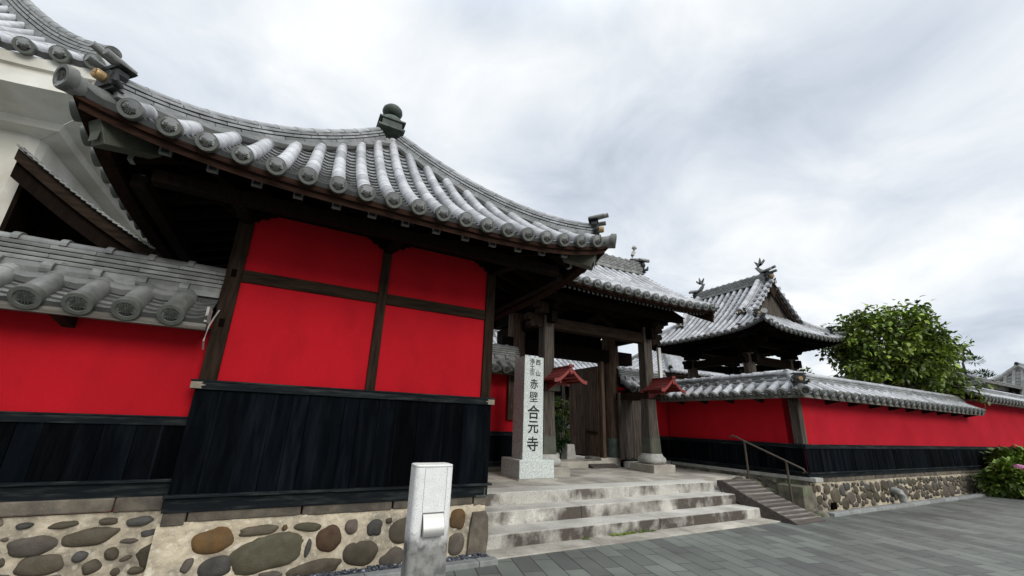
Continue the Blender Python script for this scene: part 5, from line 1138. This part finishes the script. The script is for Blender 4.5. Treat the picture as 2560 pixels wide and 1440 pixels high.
# temple hall far behind the gate and side halls
def hall(loc, hx, hy, ze, ov, rise, label, wall='far_wall', mt='tile', pitch=0.3, ridge_f=0.35, name='temple_hall', E_=None):
    x0, y0 = loc; t = thing(name, (x0, y0, 0), label, 'building')
    q = MB(); q.box(x0-hx+ov, x0+hx-ov, y0-hy+ov, y0+hy-ov, 0, ze+0.2, 0.5); q.build('wall', wall, t)
    E = E_ or hy
    for k in range(4):
        h = hx if k % 2 == 0 else hy
        def P(x, e_, k=k):
            z = ze+rise*e_+0.06*e_*e_
            return ((x0+x, y0-hy+e_, z), (x0+hx-e_, y0+x, z), (x0-x, y0+hy-e_, z), (x0-hx+e_, y0-x, z))[k]
        n = int(2*(h-0.1)/pitch); xs = [-(n-1)*pitch/2+i*pitch for i in range(n)]
        pf, cf = tile_field(P, xs, lambda x: max(0.0, min(E-0.05, h-abs(x)-0.03)), r=pitch*0.27, pan=0.3, seg=0.6, xa=-h+0.02, xb=h-0.02, nu=3, ncyl=5)
        rs = pf.build('roof_slope', mt, t, True, ang=25); cf.build('cover_tiles', mt, rs, True, ang=30)
    q = MB(); q.box(x0-hx+0.12, x0+hx-0.12, y0-hy+0.12, y0+hy-0.12, ze-0.16, ze-0.04, 0.5); q.build('eave_board', 'wood', t)
    q = MB(); zr = ze+rise*E+0.06*E*E; ridge_stack(q, lambda s_: V((x0+s_, y0, zr)), -(hx-hy+0.1), hx-hy+0.1, w0=0.4, lay=5, lh=0.07, cap=0.1, tl=0.5)
    for sx in (-1, 1):
        for sy in (-1, 1): ridge_stack(q, lambda s_: V((x0+sx*(hx-s_), y0+sy*(hy-s_), ze+rise*s_+0.06*s_*s_)), 0.2, E, w0=0.3, lay=3, lh=0.06, cap=0.09, tl=0.5)
    q.build('roof_ridge', 'tile_shade', t); return t
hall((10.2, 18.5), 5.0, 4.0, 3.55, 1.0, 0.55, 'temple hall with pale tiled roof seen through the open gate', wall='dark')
hall((21.5, 17.0), 5.5, 3.2, 4.2, 0.9, 0.5, 'low tiled hall with white walls between the gate and the bell tower')
def gable_house(loc, hx, hy, ze, zr, label, wall='far_wall', roof='grey_roof', rz=0.0):
    t = thing('house', (loc[0], loc[1], 0), label, 'house', None, rz, local=True)
    q = MB(); q.box(-hx, hx, -hy, hy, 0, ze, 0.5); q.prism([(-hx, -hy, ze), (-hx, hy, ze), (-hx, 0, zr)], (2*hx, 0, 0), 0.5); q.build('wall', wall, t)
    s_ = (zr-ze)/hy
    for sy in (-1, 1):
        q = MB(); n = 14
        for k in range(n):
            a = (hy+0.7)*(1-k/n); b_ = (hy+0.7)*(1-(k+1)/n)
            q.prism([(-hx-0.7, sy*a, zr-s_*a+0.16), (-hx-0.7, sy*b_, zr-s_*b_+0.10), (-hx-0.7, sy*b_, zr-s_*b_), (-hx-0.7, sy*a, zr-s_*a)], (2*hx+1.4, 0, 0), rt())
        x = -hx-0.6
        while x < hx+0.6: q.tube([(x, sy*(hy+0.7), zr-s_*(hy+0.7)+0.16), (x, 0, zr+0.13)], 0.05, 5, rt()); x += 0.45
        q.build('roof_slope', roof, t)
    for sx in (-1, 1):
        q = MB()
        for sy in (-1, 1): q.prism([(sx*(hx+0.68), 0, zr+0.05), (sx*(hx+0.68), sy*(hy+0.75), ze-s_*0.75+0.05), (sx*(hx+0.68), sy*(hy+0.75), ze-s_*0.75-0.3), (sx*(hx+0.68), 0, zr-0.35)], (-sx*0.12, 0, 0), 0.4)
        q.build('bargeboard', 'tile_shade', t)
    q = MB(); q.box(-hx-0.75, hx+0.75, -0.16, 0.16, zr+0.1, zr+0.42, 0.5); q.build('roof_ridge', 'tile_shade', t)
    q = MB(); q.box(-hx-0.02, hx+0.02, -hy-0.02, hy+0.02, ze-0.75, ze-0.45, 0.5); q.build('beam_band', 'wood', t); return t
gable_house((44.5, 14.0), 4.0, 4.0, 5.5, 7.3, 'white gabled house with dark tile verge just right of the big tree', rz=radians(0))
hall((52.5, 9.6), 6.5, 4.2, 3.7, 1.0, 0.55, 'far house with grey tiled hip roof at the right picture edge', mt='grey_roof', pitch=0.45, name='house')

# ================================================================== PLANTS
def leaf(mb, p, d, n, ln, wd, tone, droop=0.25):
    d = V(d).normalized(); n = V(n); sd = d.cross(n)
    if sd.length < 1e-3: sd = d.orthogonal()
    sd.normalize(); n = sd.cross(d).normalized(); i = len(mb.v)
    for t, w_ in ((0, 0.05), (0.35, 1.0), (0.7, 0.8), (1.0, 0.04)):
        c = V(p)+d*(ln*t)-n*(ln*droop*t*t)
        mb.v += [tuple(c-sd*wd*w_+n*wd*0.25*w_), tuple(c-n*0.0), tuple(c+sd*wd*w_+n*wd*0.25*w_)]
    for k in range(3):
        for j in range(2):
            a = i+k*3+j; mb.f.append((a, a+1, a+4, a+3)); mb.t.append(tone); mb.c.append((1, 1, 1))
def rdir(r_): 
    while True:
        v = V((r_.uniform(-1, 1), r_.uniform(-1, 1), r_.uniform(-1, 1)))
        if 0.1 < v.length < 1: return v.normalized()
def broad_tree(name, base, centre, rad, label, seed=3, nclump=210, leaf_len=0.26, mt='leaf', nl=18, cat='tree', trunk=0.13, extra=()):
    r_ = random.Random(seed); t = thing(name, base, label, cat); base, centre = V(base), V(centre)
    wd = MB(); fork = base.lerp(centre, 0.42); wd.tube([base, base.lerp(fork, 0.5)+V((0.05, 0.03, 0)), fork], [trunk*1.2, trunk, trunk*0.85], 10)
    lf = MB(); tips = []
    lobes = [(rdir(r_), r_.uniform(0.6, 1.15)) for _ in range(13)]
    while len(tips) < nclump:
        v = rdir(r_); v.z = v.z*0.9+0.05; k = 0.62+0.40*max((max(0, v.dot(l[0]))**6)*l[1] for l in lobes)
        rr = r_.uniform(0.35, 1.0)**0.5*k; tips.append(centre+V((v.x*rad[0], v.y*rad[1], v.z*rad[2]))*rr)
    for (ex, ey, ez, er, en) in extra: tips += [V((ex, ey, ez))+rdir(r_)*er*r_.random()**0.5 for _ in range(en)]
    limbs = []
    for i in range(11):
        e_ = centre+V([a*b_ for a, b_ in zip(rdir(r_), rad)])*0.55; m_ = fork.lerp(e_, 0.5)+V((0, 0, 0.15)); wd.tube([fork, m_, e_], [trunk*0.55, trunk*0.35, trunk*0.12], 6); limbs += [m_, e_]
    for p in tips:
        q = min(limbs, key=lambda a: (a-p).length); wd.tube([q, q.lerp(p, 0.5)+V((0, 0, 0.05)), p], [0.022, 0.015, 0.006], 4, caps=False)
        out = (p-centre); out = V((out.x/rad[0], out.y/rad[1], out.z/rad[2])).normalized(); br = (out+V((0, 0, 0.25))+rdir(r_)*0.5).normalized()
        bt_ = r_.uniform(0.1, 0.9)
        for k in range(nl):
            b0 = p+br*r_.uniform(-0.30, 0.32)+rdir(r_)*0.16; d = (br*0.5+rdir(r_)+V((0, 0, -0.12))).normalized(); d.z = max(-0.75, min(0.5, d.z))
            leaf(lf, b0, d, V((0, 0, 1))+rdir(r_)*0.45, leaf_len*r_.uniform(0.7, 1.2), leaf_len*r_.uniform(0.22, 0.30), min(1, max(0, bt_+r_.uniform(-0.35, 0.35))), r_.uniform(0.1, 0.45))
    wd.build('trunk', 'bark', t, True); lf.build('crown', mt, t, True); return t
broad_tree('broadleaf_tree', (18.6, 6.7, 0), (18.1, 6.15, 4.36), (2.6, 1.95, 1.95), 'large leafy green tree overhanging the right wall roof', seed=5, nclump=430, leaf_len=0.185, nl=27, extra=((19.9, 5.5, 3.25, 0.75, 26), (19.2, 5.9, 3.3, 0.7, 20), (16.3, 6.4, 3.6, 0.6, 14)))
def small_shrub(name, base, h, r, label, seed, mt='leaf_d', n=1500, ll=0.09, cat='shrub', flowers=None, stems=7):
    r_ = random.Random(seed); t = thing(name, base, label, cat); base = V(base); wd = MB(); lf = MB(); tops = []
    for k in range(stems):
        a = 2*pi*k/stems+r_.random(); e_ = base+V((cos(a)*r*r_.uniform(0.2, 0.75), sin(a)*r*r_.uniform(0.2, 0.75), h*r_.uniform(0.65, 1.0))); wd.tube([base, base.lerp(e_, 0.5)+V((0, 0, 0.1*h)), e_], [0.02, 0.014, 0.006], 5); tops.append(e_)
    cl_ = [(base+V((cos(a)*r*q, sin(a)*r*q, h*z)), r*s_) for a, q, z, s_ in [(r_.uniform(0, 2*pi), r_.uniform(0.1, 0.75), r_.uniform(0.25, 0.85), r_.uniform(0.28, 0.5)) for _ in range(14)]]
    for k in range(n):
        c_, s_ = r_.choice(cl_); v = rdir(r_); p = c_+v*s_*r_.uniform(0.6, 1.0); p.z = max(p.z, base.z+0.03)
        leaf(lf, p, (v+rdir(r_)*0.7+V((0, 0, 0.1))), V((0, 0, 1))+rdir(r_)*0.5, ll*r_.uniform(0.7, 1.3), ll*r_.uniform(0.25, 0.36), r_.random(), 0.25)
    wd.build('stem', 'bark', t); lf.build('foliage', mt, t, True)
    if flowers:
        for (dx, dy, dz, fr) in flowers[1]:
            q = MB(); c_ = base+V((dx, dy, dz))
            for k in range(70):
                v = rdir(r_); v.z = abs(v.z)*0.9-0.2; v.normalize(); p = c_+V((v.x*fr, v.y*fr, v.z*fr*0.7)); u = v.orthogonal().normalized(); w_ = v.cross(u); s_ = fr*0.26; a = r_.random()*pi
                u2 = u*cos(a)+w_*sin(a); w2 = v.cross(u2); q.face([p-u2*s_, p-w2*s_+v*0.004, p+u2*s_, p+w2*s_+v*0.004], r_.random())
            q.build('flower_head', flowers[0], t)
    return t
small_shrub('hydrangea', (18.75, 4.35, 0), 0.82, 0.78, 'hydrangea bush with pink flower heads at the far end of the cobble wall', 4, 'leaf_h', 3400, 0.17, 'shrub', ('pink', [(-0.62, -0.32, 0.86, 0.11), (-0.38, -0.40, 0.80, 0.10), (0.15, -0.78, 0.52, 0.12), (0.5, -0.55, 0.72, 0.11), (0.75, -0.35, 0.9, 0.11)]))
small_shrub('hydrangea', (20.2, 4.4, 0), 1.15, 0.9, 'taller yellow green bush behind the pink hydrangea at the right edge', 14, 'leaf_h', 2600, 0.18, 'shrub')
small_shrub('garden_tree', (15.6, 7.9, 0), 4.1, 0.62, 'pale yellow green treetop peeping over the right wall corner', 6, 'leaf_y', 1700, 0.13, 'tree')
small_shrub('garden_shrub', (6.95, 10.0, 0.54), 1.45, 0.32, 'dark clipped shrub seen through the open gate beside the door', 8, 'leaf_d', 2600, 0.075, 'shrub')
small_shrub('garden_shrub', (8.15, 11.6, 0.54), 2.1, 0.42, 'yellow green shrub behind the dark shrub in the gate opening', 9, 'leaf_h', 1800, 0.09, 'shrub')
small_shrub('flowering_shrub', (8.0, 11.0, 0.54), 1.0, 0.30, 'small bush of white flowers beside the open door leaf', 10, 'leaf_h', 700, 0.09, 'shrub', ('petal', [(-0.2, -0.1, 0.55, 0.13), (0.0, -0.15, 0.75, 0.12), (-0.1, -0.2, 0.95, 0.12), (-0.25, -0.1, 0.35, 0.11), (0.1, -0.2, 0.5, 0.11)]))
gp = thing('stone_post', (7.06, 9.8, 0.54), 'small tapered grey stone post inside the gate opening', 'post')
q = MB(); rows = [sqrow(7.06, 9.8, h, z, 0.15) for h, z in ((0.17, 0.54), (0.125, 1.04), (0.10, 1.06))]; q.grid(rows, 0.5, wrap=True); q.face(rows[-1]); q.build('shaft', 'pale', gp)
wp = MB(); wp.box(8.36, 8.44, 11.9, 11.98, 0.5, 2.9, 0.5); tag(wp.build('sign_post', 'wood_grey', None, bevel=0.004), 'thin weathered timber post among the shrubs in the gate opening', 'post')
# weeds in the joint below the lowest step
r_ = random.Random(2)
for (x0, x1, n, lb) in ((4.02, 4.13, 40, 'small leafy weed at the foot of the lowest step'), (4.55, 5.05, 260, 'strip of yellow moss along the foot of the lowest step'), (5.10, 5.45, 160, 'tuft of brown grass growing from the lowest riser')):
    q = MB()
    for k in range(n):
        p = V((r_.uniform(x0, x1), 5.285-r_.random()*0.05, 0.012)); leaf(q, p, rdir(r_)+V((0, -0.3, 0.7)), (0, 0, 1), r_.uniform(0.02, 0.055), 0.006, r_.random(), 0.3)
    tag(q.build('weed', 'leaf_y' if x0 < 5.1 else 'leaf_h'), lb, 'weed')
# distant pine
pt_ = thing('pine_tree', (62, 15.5, 0), 'dark pine showing above the far house roof at the right edge', 'tree')
q = MB(); q.tube([(62, 15.5, 0), (62, 15.5, 9.2)], [0.3, 0.1], 8); q.build('trunk', 'bark', pt_)
q = MB(); r_ = random.Random(12)
for k in range(9):
    c_ = V((62+r_.uniform(-2.2, 1.2), 15.5+r_.uniform(-2.2, 2.2), 8.0+r_.uniform(-0.9, 1.2)))
    for j in range(160):
        v = rdir(r_); p = c_+V((v.x*0.7, v.y*0.7, v.z*0.28))*r_.uniform(0.4, 1); leaf(q, p, v+V((0, 0, 0.5)), (0, 0, 1), 0.35, 0.04, r_.random(), 0.1)
q.build('crown', 'leaf_d', pt_)
for o in bpy.data.objects:
    if o.name.startswith('_'): bpy.data.objects.remove(o)
